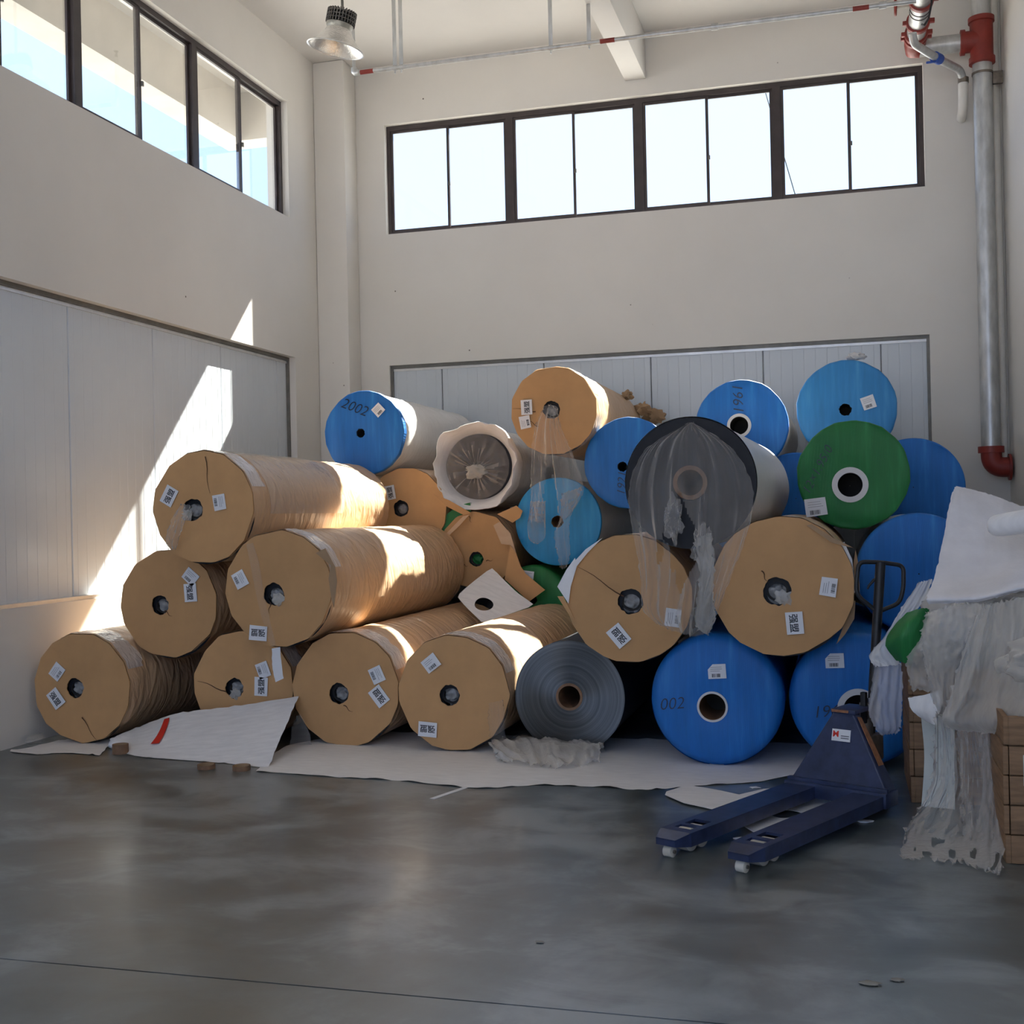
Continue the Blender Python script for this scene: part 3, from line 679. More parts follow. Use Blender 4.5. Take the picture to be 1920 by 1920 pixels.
rim_flap('BB', [(812, 926), (842, 938), (884, 962), (870, 966), (838, 950)], 9.93, 'kraft_board')
rim_flap('D', [(592, 1037), (610, 1028), (628, 1062), (632, 1090), (626, 1140), (621, 1120), (616, 1085), (620, 1060)], 7.12, 'kraft_torn')
rim_flap('I', [(1045, 1100), (1062, 1068), (1078, 1046), (1082, 1060), (1070, 1100), (1066, 1132)], 7.06, 'white_foam')
rim_flap('I', [(1072, 1058), (1098, 1030), (1130, 1008), (1102, 1036), (1078, 1066)], 7.055, 'white_foam')
rim_flap('I', [(1045, 1118), (1056, 1118), (1078, 1162), (1070, 1158)], 7.07, 'kraft_board')
rim_flap('J', [(1572, 1022), (1583, 1016), (1598, 1050), (1604, 1110), (1596, 1118), (1590, 1066)], 6.93, 'white_foam')
rim_flap('J', [(1512, 985), (1522, 983), (1562, 1008), (1602, 1028), (1560, 1018)], 6.86, 'kraft_torn')
rim_flap('J', [(1588, 1130), (1604, 1126), (1602, 1160), (1584, 1190), (1568, 1208), (1580, 1178)], 6.95, 'kraft_torn')
rim_flap('J', [(1604, 1030), (1610, 1060), (1612, 1110), (1604, 1110), (1600, 1060)], 7.0, 'kraft_torn')
ro = ROLLS['CC']; m = MB(); V = []; n = 20     # green liner showing at the upper left of the torn roll
for i in range(n+1):
    th = math.radians(98+75*i/n)
    for (rr, y) in ((0.34, 0.02), (0.42, 0.03), (0.42, 0.16)): V.append((rr*math.cos(th), y, 0.345+rr*math.sin(th)))
mk('green_liner', V, [(3*i+a, 3*i+a+1, 3*i+a+4, 3*i+a+3) for i in range(n) for a in (0, 1)], 'woven_green', ro['e'], 40)
ro = ROLLS['Y']
for (px, Y, r_, sd_) in (((1226, 782), 12.15, 0.09, 3), ((1205, 768), 12.0, 0.07, 8), ((1176, 742), 11.7, 0.05, 5)):
    p = at(*px, Y); crumple('torn_wrapper', (p[0]-ro['c'][0], Y-ro['c'][1], p[2]-ro['c'][2]+ro['R']), r_, 'kraft_torn', ro['e'], sd_, (1, 1, 0.8), 3, 0.8)
# tuft on the topmost light blue roll
ro = ROLLS['T']; p = at(1605, 674, 10.1); crumple('plastic_tuft', (p[0]-ro['c'][0], 0.06, p[2]-ro['c'][2]+ro['R']), 0.045, 'white_film', ro['e'], 6, (1.4, 0.8, 0.6), 3, 0.6)

# ------------------------------------------------------------------ thin sheets
def catmull(P, t):
    n = len(P)-1; x = t*n; i = min(int(x), n-1); f = x-i
    a, b, c, d = P[max(i-1, 0)], P[i], P[i+1], P[min(i+2, n)]
    return 0.5*((2*b)+(c-a)*f+(2*a-5*b+4*c-d)*f*f+(3*b-a-3*c+d)*f**3)
def ridge(x, y, z): return 1-2*abs(fnoise(x, y, z))
def sheet(name, rows, mat, seed=0, amp=0.02, fu=6, fv=1.5, nu=40, nv=40, hole=None, rag=0.01, label=None, cat='plastic sheet', group=None, crum=0.4, floor=0.004, parent=None, org=None, push=(0, -1, 0)):
    """rows: lists of 3D points running across the sheet; smooth surface through them with folds"""
    L = [[np.array(p, float) for p in r] for r in rows]; V = []; keep = []
    push = np.array(push, float)
    for j in range(nv+1):
        t = j/nv
        for i in range(nu+1):
            u = i/nu
            q = catmull([catmull(r, u) for r in L], t)
            f = ridge(u*fu+seed, t*fv+seed*0.3, seed)+crum*ridge(u*fu*2.6, t*fv*5+seed, 3+seed)+crum*0.5*fnoise(u*fu*6, t*fv*14, seed)
            q = q+push*amp*f
            if rag and (i in (0, nu) or j in (0, nv)):
                q = q+np.array([fnoise(t*30+seed, u*30, 1), 0, fnoise(t*30, u*30+seed, 9)])*rag*2
            if floor is not None: q[2] = max(q[2], floor)
            V.append(q-(org if org is not None else 0))
            keep.append(not (hole and hole(u, t, fnoise(u*14+seed, t*14, 2))))
    F = []
    for j in range(nv):
        for i in range(nu):
            a = j*(nu+1)+i; f = (a, a+1, a+nu+2, a+nu+1)
            if all(keep[k] for k in f): F.append(f)
    o = mk(name, V, F, mat, parent, 180)
    if label: tag(o, label, cat, group)
    return o
def prow(pts): return [at(*p[:2], p[2]) for p in pts]

# clear plastic draped over the black roll
sheet('plastic_sheet', [
    prow([(1288, 796, 6.97), (1292, 794, 6.965), (1297, 793, 6.965), (1302, 794, 6.97)]),
    prow([(1215, 840, 6.97), (1262, 830, 6.94), (1318, 830, 6.94), (1372, 840, 6.97)]),
    prow([(1184, 900, 6.97), (1250, 900, 6.93), (1330, 900, 6.93), (1408, 900, 6.97)]),
    prow([(1182, 960, 6.96), (1250, 965, 6.92), (1330, 965, 6.92), (1412, 955, 6.96)]),
    prow([(1195, 1030, 6.93), (1255, 1035, 6.90), (1325, 1040, 6.88), (1395, 1020, 6.86)]),
    prow([(1203, 1090, 6.93), (1255, 1100, 6.90), (1315, 1105, 6.86), (1368, 1090, 6.84)]),
    prow([(1206, 1140, 6.95), (1250, 1155, 6.92), (1305, 1160, 6.88), (1345, 1150, 6.84)]),
    prow([(1232, 1168, 6.96), (1262, 1182, 6.93), (1300, 1192, 6.90), (1328, 1186, 6.86)])],
    'clear_film', 2.0, 0.030, 8, 0.8, 70, 80, lambda u, t, n: abs(u-0.46+0.12*n)*6.0 + abs(t-0.55)*5.0 < 0.85+0.9*n, 0.006,
    'torn clear plastic sheet hanging down from the black roll', 'plastic sheet', crum=0.45)
sheet('plastic_strip', [prow([(1302, 1010, 6.90), (1335, 1000, 6.90)]), prow([(1312, 1080, 6.86), (1340, 1070, 6.86)]), prow([(1306, 1130, 6.84), (1338, 1120, 6.84)]), prow([(1304, 1170, 6.84), (1342, 1160, 6.84)]), prow([(1322, 1188, 6.85), (1328, 1190, 6.85)])],
      'cloudy_film', 5.0, 0.02, 3, 3, 16, 40, None, 0.012, 'crumpled strip of plastic hanging between the two brown rolls', 'plastic strip')
for px, Y, r_, sd_, lab in (((1262, 975), 6.92, 0.055, 2, 'crumpled film bunch at the left of the tear'), ((1318, 1030), 6.89, 0.06, 5, 'crumpled film bunch at the right of the tear')):
    p = at(*px, Y); tag(crumple('film_bunch', (p[0], Y, p[2]), r_, 'clear_film', None, sd_, (0.8, 0.4, 1.7), 4, 0.8), lab, 'plastic sheet')
# plastic trailing from the top brown roll
sheet('plastic_sheet', [prow([(1022, 762, 9.71), (1035, 760, 9.68), (1046, 768, 9.71)]), prow([(1005, 800, 9.67), (1032, 800, 9.64), (1055, 805, 9.67)]), prow([(998, 860, 9.67), (1036, 862, 9.63), (1078, 858, 9.67)]),
      prow([(997, 915, 9.65), (1040, 915, 9.61), (1094, 905, 9.65)]), prow([(996, 945, 9.65), (1042, 950, 9.61), (1094, 925, 9.65)]), prow([(995, 975, 9.67), (1044, 985, 9.64), (1078, 955, 9.67)])],
      'clear_film', 4.0, 0.03, 7, 1.2, 50, 60, lambda u, t, n: t > 0.45 and abs(u-0.42) < 0.06+0.16*(t-0.45)+0.06*n, 0.01, 'clear plastic trailing from the core of the top brown roll', 'plastic sheet')
sheet('plastic_strip', [prow([(996, 940, 9.68), (1024, 940, 9.66)]), prow([(994, 960, 9.80), (1024, 960, 9.80)]), prow([(990, 985, 9.94), (1024, 985, 9.94)]), prow([(992, 1010, 9.95), (1022, 1008, 9.95)]), prow([(1002, 1018, 9.96), (1010, 1020, 9.96)])],
      'clear_film', 7.0, 0.02, 3, 2, 18, 30, None, 0.012, 'left of two plastic strips over the light blue roll', 'plastic strip')
sheet('plastic_strip', [prow([(1054, 925, 9.66), (1092, 912, 9.66)]), prow([(1053, 945, 9.80), (1084, 938, 9.80)]), prow([(1050, 975, 9.93), (1072, 965, 9.93)]), prow([(1040, 1000, 9.94), (1068, 990, 9.94)]), prow([(1046, 1040, 9.95), (1070, 1035, 9.95)]), prow([(1052, 1066, 9.96), (1064, 1064, 9.96)])],
      'clear_film', 9.0, 0.02, 3, 2, 18, 40, None, 0.012, 'right of two plastic strips over the light blue roll', 'plastic strip')
# wisp from the core of the top left brown roll
sheet('plastic_wisp', [prow([(338, 945, 7.16), (362, 948, 7.15)]), prow([(325, 975, 7.14), (352, 975, 7.13)]), prow([(314, 1005, 7.15), (340, 1003, 7.14)]), prow([(318, 1030, 7.16), (332, 1030, 7.16)])], 'clear_film', 3.3, 0.02, 3, 3, 18, 24, None, 0.01,
      'wisp of clear plastic hanging from the top left core', 'plastic strip')
# tape strip with paper tail over the long brown roll
sheet('tape_strip', [prow([(462, 1020, 7.10), (475, 1018, 7.10)]), prow([(470, 1060, 7.10), (486, 1058, 7.10)]), prow([(484, 1130, 7.10), (498, 1128, 7.10)]), prow([(498, 1180, 7.10), (510, 1178, 7.10)]), prow([(508, 1212, 7.10), (518, 1210, 7.10)])], 'thin_film', 6, 0.003, 2, 3, 6, 30, None, 0.003,
      'clear tape strip stuck across the long roll end', 'tape')
sheet('paper_strip', [prow([(510, 1216, 7.09), (526, 1213, 7.09)]), prow([(511, 1250, 7.10), (529, 1248, 7.10)]), prow([(517, 1279, 7.12), (532, 1272, 7.12)])], 'paper_white', 1, 0.004, 1, 1, 6, 14, None, 0.002, 'white paper strip hanging below the long brown roll', 'paper strip')

# ---- sheets on the floor
def frow(pts): return [atz(p[0], p[1], p[2] if len(p) > 2 else 0.003) for p in pts]
sheet('foam_sheet', [frow([(110, 1388), (150, 1386), (205, 1380)]), frow([(60, 1401), (130, 1398), (206, 1396)]), frow([(18, 1409), (110, 1411), (198, 1404)]), frow([(70, 1415), (130, 1412), (186, 1417)])],
      'white_foam', 1, 0.002, 3, 2, 20, 12, lambda u, t, n: abs(u-0.42) < 0.09 and t > 0.85, 0.006, 'torn white sheet on the floor beneath the leftmost roll', 'foam sheet', push=(0, 0, 1))
YS = 7.30
PS_bot = frow([(206, 1402), (253, 1417), (330, 1424), (420, 1431), (503, 1440)])
PS_top = [at(207, 1385, 7.0), at(262, 1362, YS), at(335, 1337, YS), at(440, 1324, YS), at(561, 1305, YS)]
PS_mid = [(a*0.5+b*0.5)+np.array([0, -0.02, -0.012]) for a, b in zip(PS_bot, PS_top)]
sheet('foam_sheet', [PS_bot, PS_mid, PS_top], 'white_foam', 4, 0.004, 3, 1.5, 40, 20, None, 0.004, 'white sheet with a red streak propped against a brown roll', 'foam sheet', crum=0.2)
def ps(u, t): return catmull([catmull(r, u) for r in (PS_bot, PS_mid, PS_top)], t)+np.array([0, -0.012, 0.006])
rs = []
for i in range(11):
    s_ = i/10; u = 0.385+0.055*s_+0.012*math.sin(s_*3); t = 0.40+0.50*s_; w = 0.020*(1.0-0.5*s_)+0.005
    rs.append([ps(u-w, t), ps(u+w*0.5, t), ps(u+w, t)])
o = sheet('red_streak', rs, 'red_mark', 0, 0.0, nu=4, nv=14, rag=0, label='red streak painted on the propped white sheet', cat='paint streak')
fr = [(480, 1446), (560, 1452), (650, 1458), (740, 1463), (830, 1472), (910, 1478), (1000, 1472), (1100, 1474), (1200, 1481), (1250, 1478), (1330, 1472), (1420, 1466), (1500, 1450)]
front = [atz(x, y, 0.003) for x, y in fr]; mid = [np.array([p[0]+0.05, 7.05, 0.004]) for p in front]; back = [np.array([p[0]+0.25, 7.9, 0.0012]) for p in front]
mid[0] = atz(548, 1396, 0.01); mid[1] = atz(590, 1400, 0.02)
sheet('foam_sheet', [front, mid, back], 'white_foam', 8, 0.0025, 14, 2, 110, 24, None, 0.006, 'long white sheet spread on the floor under the rolls', 'foam sheet', floor=0.001, push=(0, 0, 1))
# small sheet with an oval hole under the pallet jack
out = [(1240, 1488), (1300, 1469), (1380, 1492), (1440, 1478), (1560, 1495), (1590, 1498), (1520, 1540), (1480, 1560), (1432, 1572), (1392, 1548), (1335, 1517), (1285, 1507)]
op = [atz(x, y, 0.010) for x, y in out]; hc_ = atz(1474, 1527, 0.010); V = []; F = []; n = 72
def polyhit(th):
    d = np.array([math.cos(th), math.sin(th)]); best = 0.1
    for i in range(len(op)):
        a = op[i][:2]-hc_[:2]; b = op[(i+1) % len(op)][:2]-hc_[:2]; e_ = b-a; den = d[0]*e_[1]-d[1]*e_[0]
        if abs(den) < 1e-9: continue
        t = (a[0]*e_[1]-a[1]*e_[0])/den; s_ = (a[0]*d[1]-a[1]*d[0])/den
        if t > 0 and -1e-6 <= s_ <= 1+1e-6: best = max(best, t)
    return best
for z in (0.010, 0.013):
    for k in range(n):
        th = 2*math.pi*k/n; ro_ = polyhit(th); ri = 0.082*(1+0.08*fnoise(math.cos(th)*2, math.sin(th)*2, 0))
        for q in range(4):
            r_ = ri+(ro_-ri)*q/3; V.append((hc_[0]+r_*math.cos(th), hc_[1]+r_*math.sin(th), z))
for k in range(n):
    k2 = (k+1) % n
    for q in range(3): F.append((n*4+k*4+q, n*4+k*4+q+1, n*4+k2*4+q+1, n*4+k2*4+q)); F.append((k*4+q, k2*4+q, k2*4+q+1, k*4+q+1))
    F.append((k*4, n*4+k*4, n*4+k2*4, k2*4)); F.append((k*4+3, k2*4+3, n*4+k2*4+3, n*4+k*4+3))
tag(mk('foam_sheet', V, F, 'white_foam'), 'white sheet with an oval hole under the pallet jack forks', 'foam sheet')
# white sheet with a hole wedged in the middle of the heap
c4 = [at(921, 1063, 9.86), at(1003, 1138, 9.62), at(905, 1168, 9.22), at(857, 1118, 9.40)]
def q4(u, v): return (c4[0]*(1-u)+c4[1]*u)*(1-v)+(c4[3]*(1-u)+c4[2]*u)*v
V = []; F = []; n = 48; hu, hv = 0.56, 0.70
for k in range(n):
    th = 2*math.pi*k/n; du, dv = math.cos(th), math.sin(th)
    tm = min((1-hu)/du if du > 0 else -hu/du if du < 0 else 9, (1-hv)/dv if dv > 0 else -hv/dv if dv < 0 else 9)
    for q in range(4):
        ri = 0.17; r_ = ri+(tm-ri)*q/3; p = q4(hu+du*r_, hv+dv*r_); V.append(p+np.array([0, -0.03*math.sin(math.pi*(hu+du*r_)), 0.02*fnoise(p[0]*5, p[2]*5, 0)]))
for k in range(n):
    k2 = (k+1) % n
    for q in range(3): F.append((k*4+q, k*4+q+1, k2*4+q+1, k2*4+q))
tag(mk('foam_sheet', V, F, 'white_foam', None, 60), 'white sheet with a round hole wedged amid the heap', 'foam sheet')

# ---- crumpled film at the foot of the grey roll
sheet('plastic_sheet', [frow([(925, 1395), (1000, 1385), (1060, 1380), (1135, 1412)]), [p+np.array([0, 0, 0.07]) for p in frow([(920, 1420), (985, 1416), (1050, 1420), (1130, 1424)])], frow([(935, 1430), (1000, 1440), (1060, 1442), (1125, 1432)])],
      'cloudy_film', 11, 0.035, 8, 3, 60, 26, None, 0.015, 'crumpled clear plastic on the floor before the grey roll', 'plastic sheet', push=(0, -0.4, 0.8))
sheet('plastic_sheet', [prow([(918, 1318, 7.24), (945, 1312, 7.26)]), prow([(916, 1350, 7.22), (948, 1350, 7.25)]), prow([(922, 1385, 7.20), (950, 1380, 7.24)]), prow([(926, 1410, 7.20), (958, 1402, 7.24)])], 'thin_film', 13, 0.02, 3, 2, 16, 24, None, 0.008,
      'upright scrap of clear plastic between brown and grey rolls', 'plastic sheet')
sheet('plastic_sheet', [prow([(556, 1342, 7.26), (566, 1340, 7.26)]), prow([(548, 1370, 7.24), (580, 1370, 7.24)]), prow([(545, 1396, 7.22), (586, 1396, 7.22)])], 'clear_film', 17, 0.012, 2, 2, 12, 16, None, 0.004, 'small clear plastic scrap behind the propped white sheet', 'plastic sheet')
sheet('plastic_sheet', [frow([(60, 1378, .05), (85, 1372, .05)]), frow([(50, 1390, .04), (84, 1386, .06)]), frow([(62, 1396), (80, 1394)])], 'thin_film', 19, 0.02, 2, 2, 10, 10, None, 0.008, 'small clear plastic scrap in the corner by the left wall', 'plastic sheet')

# ---- small things on the floor
def core_ring(px, rad, h, tilt, label):
    p = atz(*px, 0.0); e = empty('core_ring', (p[0], p[1], 0.001)); tag(e, label, 'cardboard ring', 'cardboard rings on the floor')
    m = MB(); M = Matrix.Rotation(tilt, 4, 'X')
    m.lathe([(rad*0.88, 0), (rad, 0), (rad, h), (rad*0.88, h), (rad*0.88, 0)], 28, M); o = m.build('ring', 'core_card', e, 40)
    m = MB(); m.lathe([(rad*0.86, h*0.02), (rad*0.875, 0.0), (rad*0.875, h), (rad*0.86, h*0.98), (rad*0.86, h*0.02)], 28, M); m.build('inner_ply', 'kraft_torn', e, 40)
core_ring((226, 1413), 0.052, 0.062, 0, 'tall cardboard ring nearest the left wall')
core_ring((387, 1441), 0.054, 0.026, 0.03, 'flat cardboard ring at the middle of the three')
core_ring((453, 1444), 0.054, 0.028, 0.03, 'flat cardboard ring nearest the long floor sheet')
a, b = atz(810, 1498, 0.001), atz(872, 1477, 0.001); d = (b-a)/np.linalg.norm(b-a); nn = np.array([-d[1], d[0], 0])*0.016
tag(MB().add([a-nn, b-nn, b+nn, a+nn]+[q+np.array([0, 0, .0015]) for q in (a-nn, b-nn, b+nn, a+nn)], [(0, 3, 2, 1), (4, 5, 6, 7), (0, 1, 5, 4), (1, 2, 6, 5), (2, 3, 7, 6), (3, 0, 4, 7)]).build('tape_strip', 'white_tape', None, None), 'white tape strip stuck to the floor before the sheet', 'tape')
for i, (px, s_, lab) in enumerate((((1392, 1574), 0.028, 'paper scrap on the floor between the fork tips'), ((1618, 1541), 0.03, 'curled paper scrap beside the near fork'), ((1415, 1478), 0.018, 'brown scrap on the white sheet by the far fork'), ((1632, 1846), 0.022, 'dusty scrap on the floor at the lower right'), ((1682, 1839), 0.014, 'tiny dusty scrap at the lower right'), ((1012, 1768), 0.011, 'dusty fleck on the open floor'))):
    p = atz(*px, 0.0); o = crumple('floor_scrap', (p[0], p[1], 0.004), s_, 'dust' if i > 2 else 'paper_white', None, i*3.1, (1.3, 0.7, 0.22), 2, 0.8)
    for v in o.data.vertices: v.co.z = max(v.co.z, 0.0005)
    tag(o, lab, 'scrap')

# ------------------------------------------------------------------ pallet jack
JD = Vector((0.45, 0.893)).normalized(); e = empty('pallet_jack', (-0.598, 5.135, 0), math.atan2(-JD.x, JD.y)); J = e
tag(J, 'dark blue hand pallet jack standing before the rolls', 'pallet jack')
def ipoly(outer, hole_list, z): pass
for sx in (-1, 1):
    x = sx*0.182; w = 0.08; fk = empty('fork', (0, 0, 0)); fk.parent = J
    m = MB()
    # top plate in strips around the two roller windows
    ys = [0.02, 0.115, 0.165, 0.195, 0.285, 1.20]
    zt, zb = 0.105, 0.093
    m.add([(x-w*0.62, -0.03, zb-0.012), (x+w*0.62, -0.03, zb-0.012), (x+w, 0.05, zb), (x-w, 0.05, zb), (x-w*0.62, -0.03, zt-0.02), (x+w*0.62, -0.03, zt-0.02), (x+w, 0.05, zt), (x-w, 0.05, zt)], [(0, 3, 2, 1), (4, 5, 6, 7), (0, 1, 5, 4), (1, 2, 6, 5), (2, 3, 7, 6), (3, 0, 4, 7)])
    m.box(x-w, x+w, 0.05, 0.10, zb, zt); m.box(x-w, x-w*0.55, 0.10, 0.155, zb, zt); m.box(x+w*0.55, x+w, 0.10, 0.155, zb, zt)
    m.box(x-w, x+w, 0.155, 0.185, zb, zt); m.box(x-w, x-w*0.55, 0.185, 0.27, zb, zt); m.box(x+w*0.55, x+w, 0.185, 0.27, zb, zt); m.box(x-w, x+w, 0.27, 1.22, zb, zt)
    m.box(x-w, x-w+0.008, 0.05, 1.30, 0.045, zb); m.box(x+w-0.008, x+w, 0.05, 1.30, 0.045, zb)
    m.add([(x-w*0.62, -0.03, 0.055), (x-w, 0.05, 0.045), (x-w, 0.05, zb), (x-w*0.62, -0.03, zt-0.02)], [(0, 1, 2, 3)]); m.add([(x+w*0.62, -0.03, 0.055), (x+w, 0.05, 0.045), (x+w, 0.05, zb), (x+w*0.62, -0.03, zt-0.02)], [(0, 3, 2, 1)])
    m.add([(x-w*0.62, -0.03, 0.055), (x+w*0.62, -0.03, 0.055), (x+w*0.62, -0.03, zt-0.02), (x-w*0.62, -0.03, zt-0.02)], [(0, 1, 2, 3)])
    o = m.build('fork_blade', 'jack_paint', J, None); bpy.data.objects.remove(fk)
    for (y, zz, rr, wd) in ((0.0, 0.026, 0.026, 0.022), (0.13, 0.052, 0.050, 0.034), (0.215, 0.050, 0.048, 0.034)):
        mm = MB(); mm.tube([(x-wd, y, zz), (x-wd*0.9, y, zz), (x+wd*0.9, y, zz), (x+wd, y, zz)], [rr*0.85, rr, rr, rr*0.85], 20); wv = mm.build('roller', 'nylon', J, 40)
        mm = MB(); mm.cyl((x-wd-0.008, y, zz), (x+wd+0.008, y, zz), 0.008, 10); mm.build('axle', 'jack_steel', wv, 40)
    mm = MB(); mm.tube([(x, 0.25, 0.06), (x, 0.8, 0.05), (x, 1.2, 0.06)], 0.012, 8); mm.build('push_rod', 'jack_steel', J, 40)
# cross frame and triangular front
MB().bbox(-0.275, 0.275, 1.16, 1.30, 0.045, 0.118, 0.006).build('cross_frame', 'jack_paint', J, 40)
tri = [(-0.262, 1.20, 0.115), (0.262, 1.20, 0.115), (0.052, 1.285, 0.475), (-0.052, 1.285, 0.475)]
bk = [(-0.262, 1.31, 0.115), (0.262, 1.31, 0.115), (0.060, 1.34, 0.465), (-0.060, 1.34, 0.465)]
m = MB(); m.add(tri+bk, [(0, 1, 2, 3), (4, 7, 6, 5), (0, 4, 5, 1), (1, 5, 6, 2), (2, 6, 7, 3), (3, 7, 4, 0)])
o = m.build('triangle_plate', 'jack_paint', J, None)
bv = o.modifiers.new('bevel', 'BEVEL'); bv.width = 0.008; bv.segments = 2
MB().bbox(-0.27, 0.27, 1.185, 1.215, 0.105, 0.135, 0.004).build('fold_rib', 'jack_paint', J, 40)
MB().bbox(-0.058, 0.075, 1.262, 1.46, 0.470, 0.490, 0.004).build('top_bracket', 'jack_paint', J, 40)
o = MB().bbox(-0.05, 0.04, 1.256, 1.262, 0.475, 0.487, 0.001).build('bracket_sticker', 'label_orange', J, None)
# maker's plate on the triangle: position along the tilted plate
def tp(u, v, d=0.006):
    a = Vector(tri[0]).lerp(Vector(tri[3]), v); b = Vector(tri[1]).lerp(Vector(tri[2]), v); p = a.lerp(b, u); n_ = Vector((0, -0.385, 0.085)).normalized(); return p+n_*d
def tpm(x, v, d): 
    p = tp(0.5, v, d); p.x += x; return p
pl = MB().add([tpm(-0.048, 0.60, 0.004), tpm(0.052, 0.60, 0.004), tpm(0.052, 0.76, 0.004), tpm(-0.048, 0.76, 0.004), tpm(-0.048, 0.60, 0.008), tpm(0.052, 0.60, 0.008), tpm(0.052, 0.76, 0.008), tpm(-0.048, 0.76, 0.008)], [(0, 3, 2, 1), (4, 5, 6, 7), (0, 1, 5, 4), (1, 2, 6, 5), (2, 3, 7, 6), (3, 0, 4, 7)]).build('maker_plate', 'paper_white', J, None)
v_, f_ = txt('M', 0.045, 0.001)
mk('emblem', [tpm(-0.026+a, 0.695+b/0.395, 0.0095) for a, b in v_], f_, 'red_mark', pl)
m = MB()
for k in range(2): m.add([tpm(0.002, 0.665-0.03*k, 0.0095), tpm(0.046, 0.665-0.03*k, 0.0095), tpm(0.046, 0.680-0.03*k, 0.0095), tpm(0.002, 0.680-0.03*k, 0.0095)], [(0, 1, 2, 3)])
m.build('plate_lines', 'ink_faint', pl, None)
st = [Vector(tri[2]).lerp(Vector(tri[1]), t).lerp(Vector(bk[2]).lerp(Vector(bk[1]), t), s_) for t, s_ in ((0.06, 0.25), (0.06, 0.8), (0.68, 0.8), (0.68, 0.25))]
nr_ = (st[1]-st[0]).cross(st[3]-st[0]).normalized(); nr_ = nr_ if nr_.x > 0 else -nr_
MB().add([p+nr_*0.004 for p in st]+[p+nr_*0.007 for p in st], [(0, 1, 2, 3), (4, 7, 6, 5), (0, 4, 5, 1), (1, 5, 6, 2), (2, 6, 7, 3), (3, 7, 4, 0)]).build('side_sticker', 'label_orange', J, None)
# pump, steer wheels, tow bar
px_, py_ = 0.025, 1.47
m = MB(); m.cyl((px_, py_, 0.19), (px_, py_, 0.42), 0.042, 20); m.cyl((px_, py_, 0.42), (px_, py_, 0.50), 0.026, 16); m.bbox(px_-0.06, px_+0.06, py_-0.05, py_+0.09, 0.20, 0.34, 0.015); m.build('pump', 'jack_steel', J, 40)
for s_ in (-1, 1):
    m = MB(); m.tube([(px_+s_*0.035, py_, 0.085), (px_+s_*0.04, py_, 0.085), (px_+s_*0.085, py_, 0.085), (px_+s_*0.09, py_, 0.085)], [0.075, 0.085, 0.085, 0.075], 24); m.build('steer_wheel', 'black_rubber', J, 40)
MB().cyl((px_-0.09, py_, 0.085), (px_+0.09, py_, 0.085), 0.016, 12).build('wheel_axle', 'jack_steel', J, 40)
MB().bbox(px_-0.03, px_+0.03, py_-0.02, py_+0.03, 0.09, 0.21, 0.006).build('steer_fork', 'jack_steel', J, 40)
MB().bbox(px_+0.0, px_+0.028, py_-0.05, py_-0.02, 0.40, 0.56, 0.006).build('release_pedal', 'black_rubber', J, 40)
hb = Vector((px_+0.01, py_+0.04, 0.34)); ht = Vector((px_+0.035, py_+0.15, 1.215))
m = MB(); ax = (ht-hb).normalized(); sidev = ax.cross(Vector((0, 1, 0))).normalized()
camx = (Matrix.Rotation(-J.rotation_euler.z, 3, 'Z') @ Vector((CR[0], CR[1], 0))).normalized()      # handle loop is swung to face the aisle
m.tube([hb, hb.lerp(ht, 0.5), ht], [0.024, 0.024, 0.026], 12); bar = m.build('tow_bar', 'black_rubber', J, 40)
hx = (camx-ax*camx.dot(ax)).normalized(); c0 = hb.lerp(ht, 0.86)
loop = [c0+hx*a*0.94+ax*b for a, b in ((0, -0.135), (-0.118, -0.06), (-0.128, 0.0), (-0.122, 0.118), (0, 0.125), (0.128, 0.118), (0.135, 0.0), (0.118, -0.08), (0, -0.135))]
path = rounded(loop, 0.035, 5); m = MB(); m.tube(path, 0.0115, 10); m.build('handle_loop', 'black_rubber', J, 50)
m = MB(); m.tube([c0+ax*0.045, c0+ax*0.03-hx*0.03, c0-ax*0.005-hx*0.055, c0-ax*0.02-hx*0.06], [0.008, 0.008, 0.007, 0.005], 8); m.build('lever', 'black_rubber', J, 50)

# ------------------------------------------------------------------ crates and plastic waste at the right
def crate(x0, x1, y0, y1, n, bh, label, notch=False):
    e = empty('wooden_crate', (x0, y0, 0)); tag(e, label, 'crate', 'wooden crates at the right'); W_, D_ = x1-x0, y1-y0
    for k in range(n):
        z0, z1 = k*bh+0.002, (k+1)*bh-0.004; j = random.uniform(-0.004, 0.004)
        MB().bbox(0.022, W_, j, j+0.022, z0, z1, 0.004).build('board', 'wood', e, 40)
        MB().bbox(0.0+j, 0.022+j, 0.0, D_, z0, z1, 0.004).build('board', 'wood', e, 40)
        MB().bbox(0.022, W_, D_-0.022, D_, z0, z1, 0.004).build('board', 'wood', e, 40)
        MB().bbox(W_-0.022, W_, 0.024, D_-0.024, z0, z1, 0.004).build('board', 'wood', e, 40)
    for (a, b) in ((0.024, 0.026), (W_-0.07, 0.026), (0.024, D_-0.07), (W_-0.07, D_-0.07)): MB().bbox(a, a+0.045, b, b+0.045, 0.0, n*bh-0.01, 0.003).build('corner_post', 'wood', e, 40)
    return e
crate(0.300, 1.30, 6.40, 7.12, 5, 0.137, 'wooden crate behind the pallet jack under the plastic heap')
cb = crate(0.625, 1.50, 5.38, 6.00, 5, 0.124, 'nearest wooden crate at the right edge with a white panel')
MB().bbox(0.075, 0.6, -0.016, -0.006, 0.33, 0.46, 0.003).build('white_panel', 'pale_board', cb, 40)
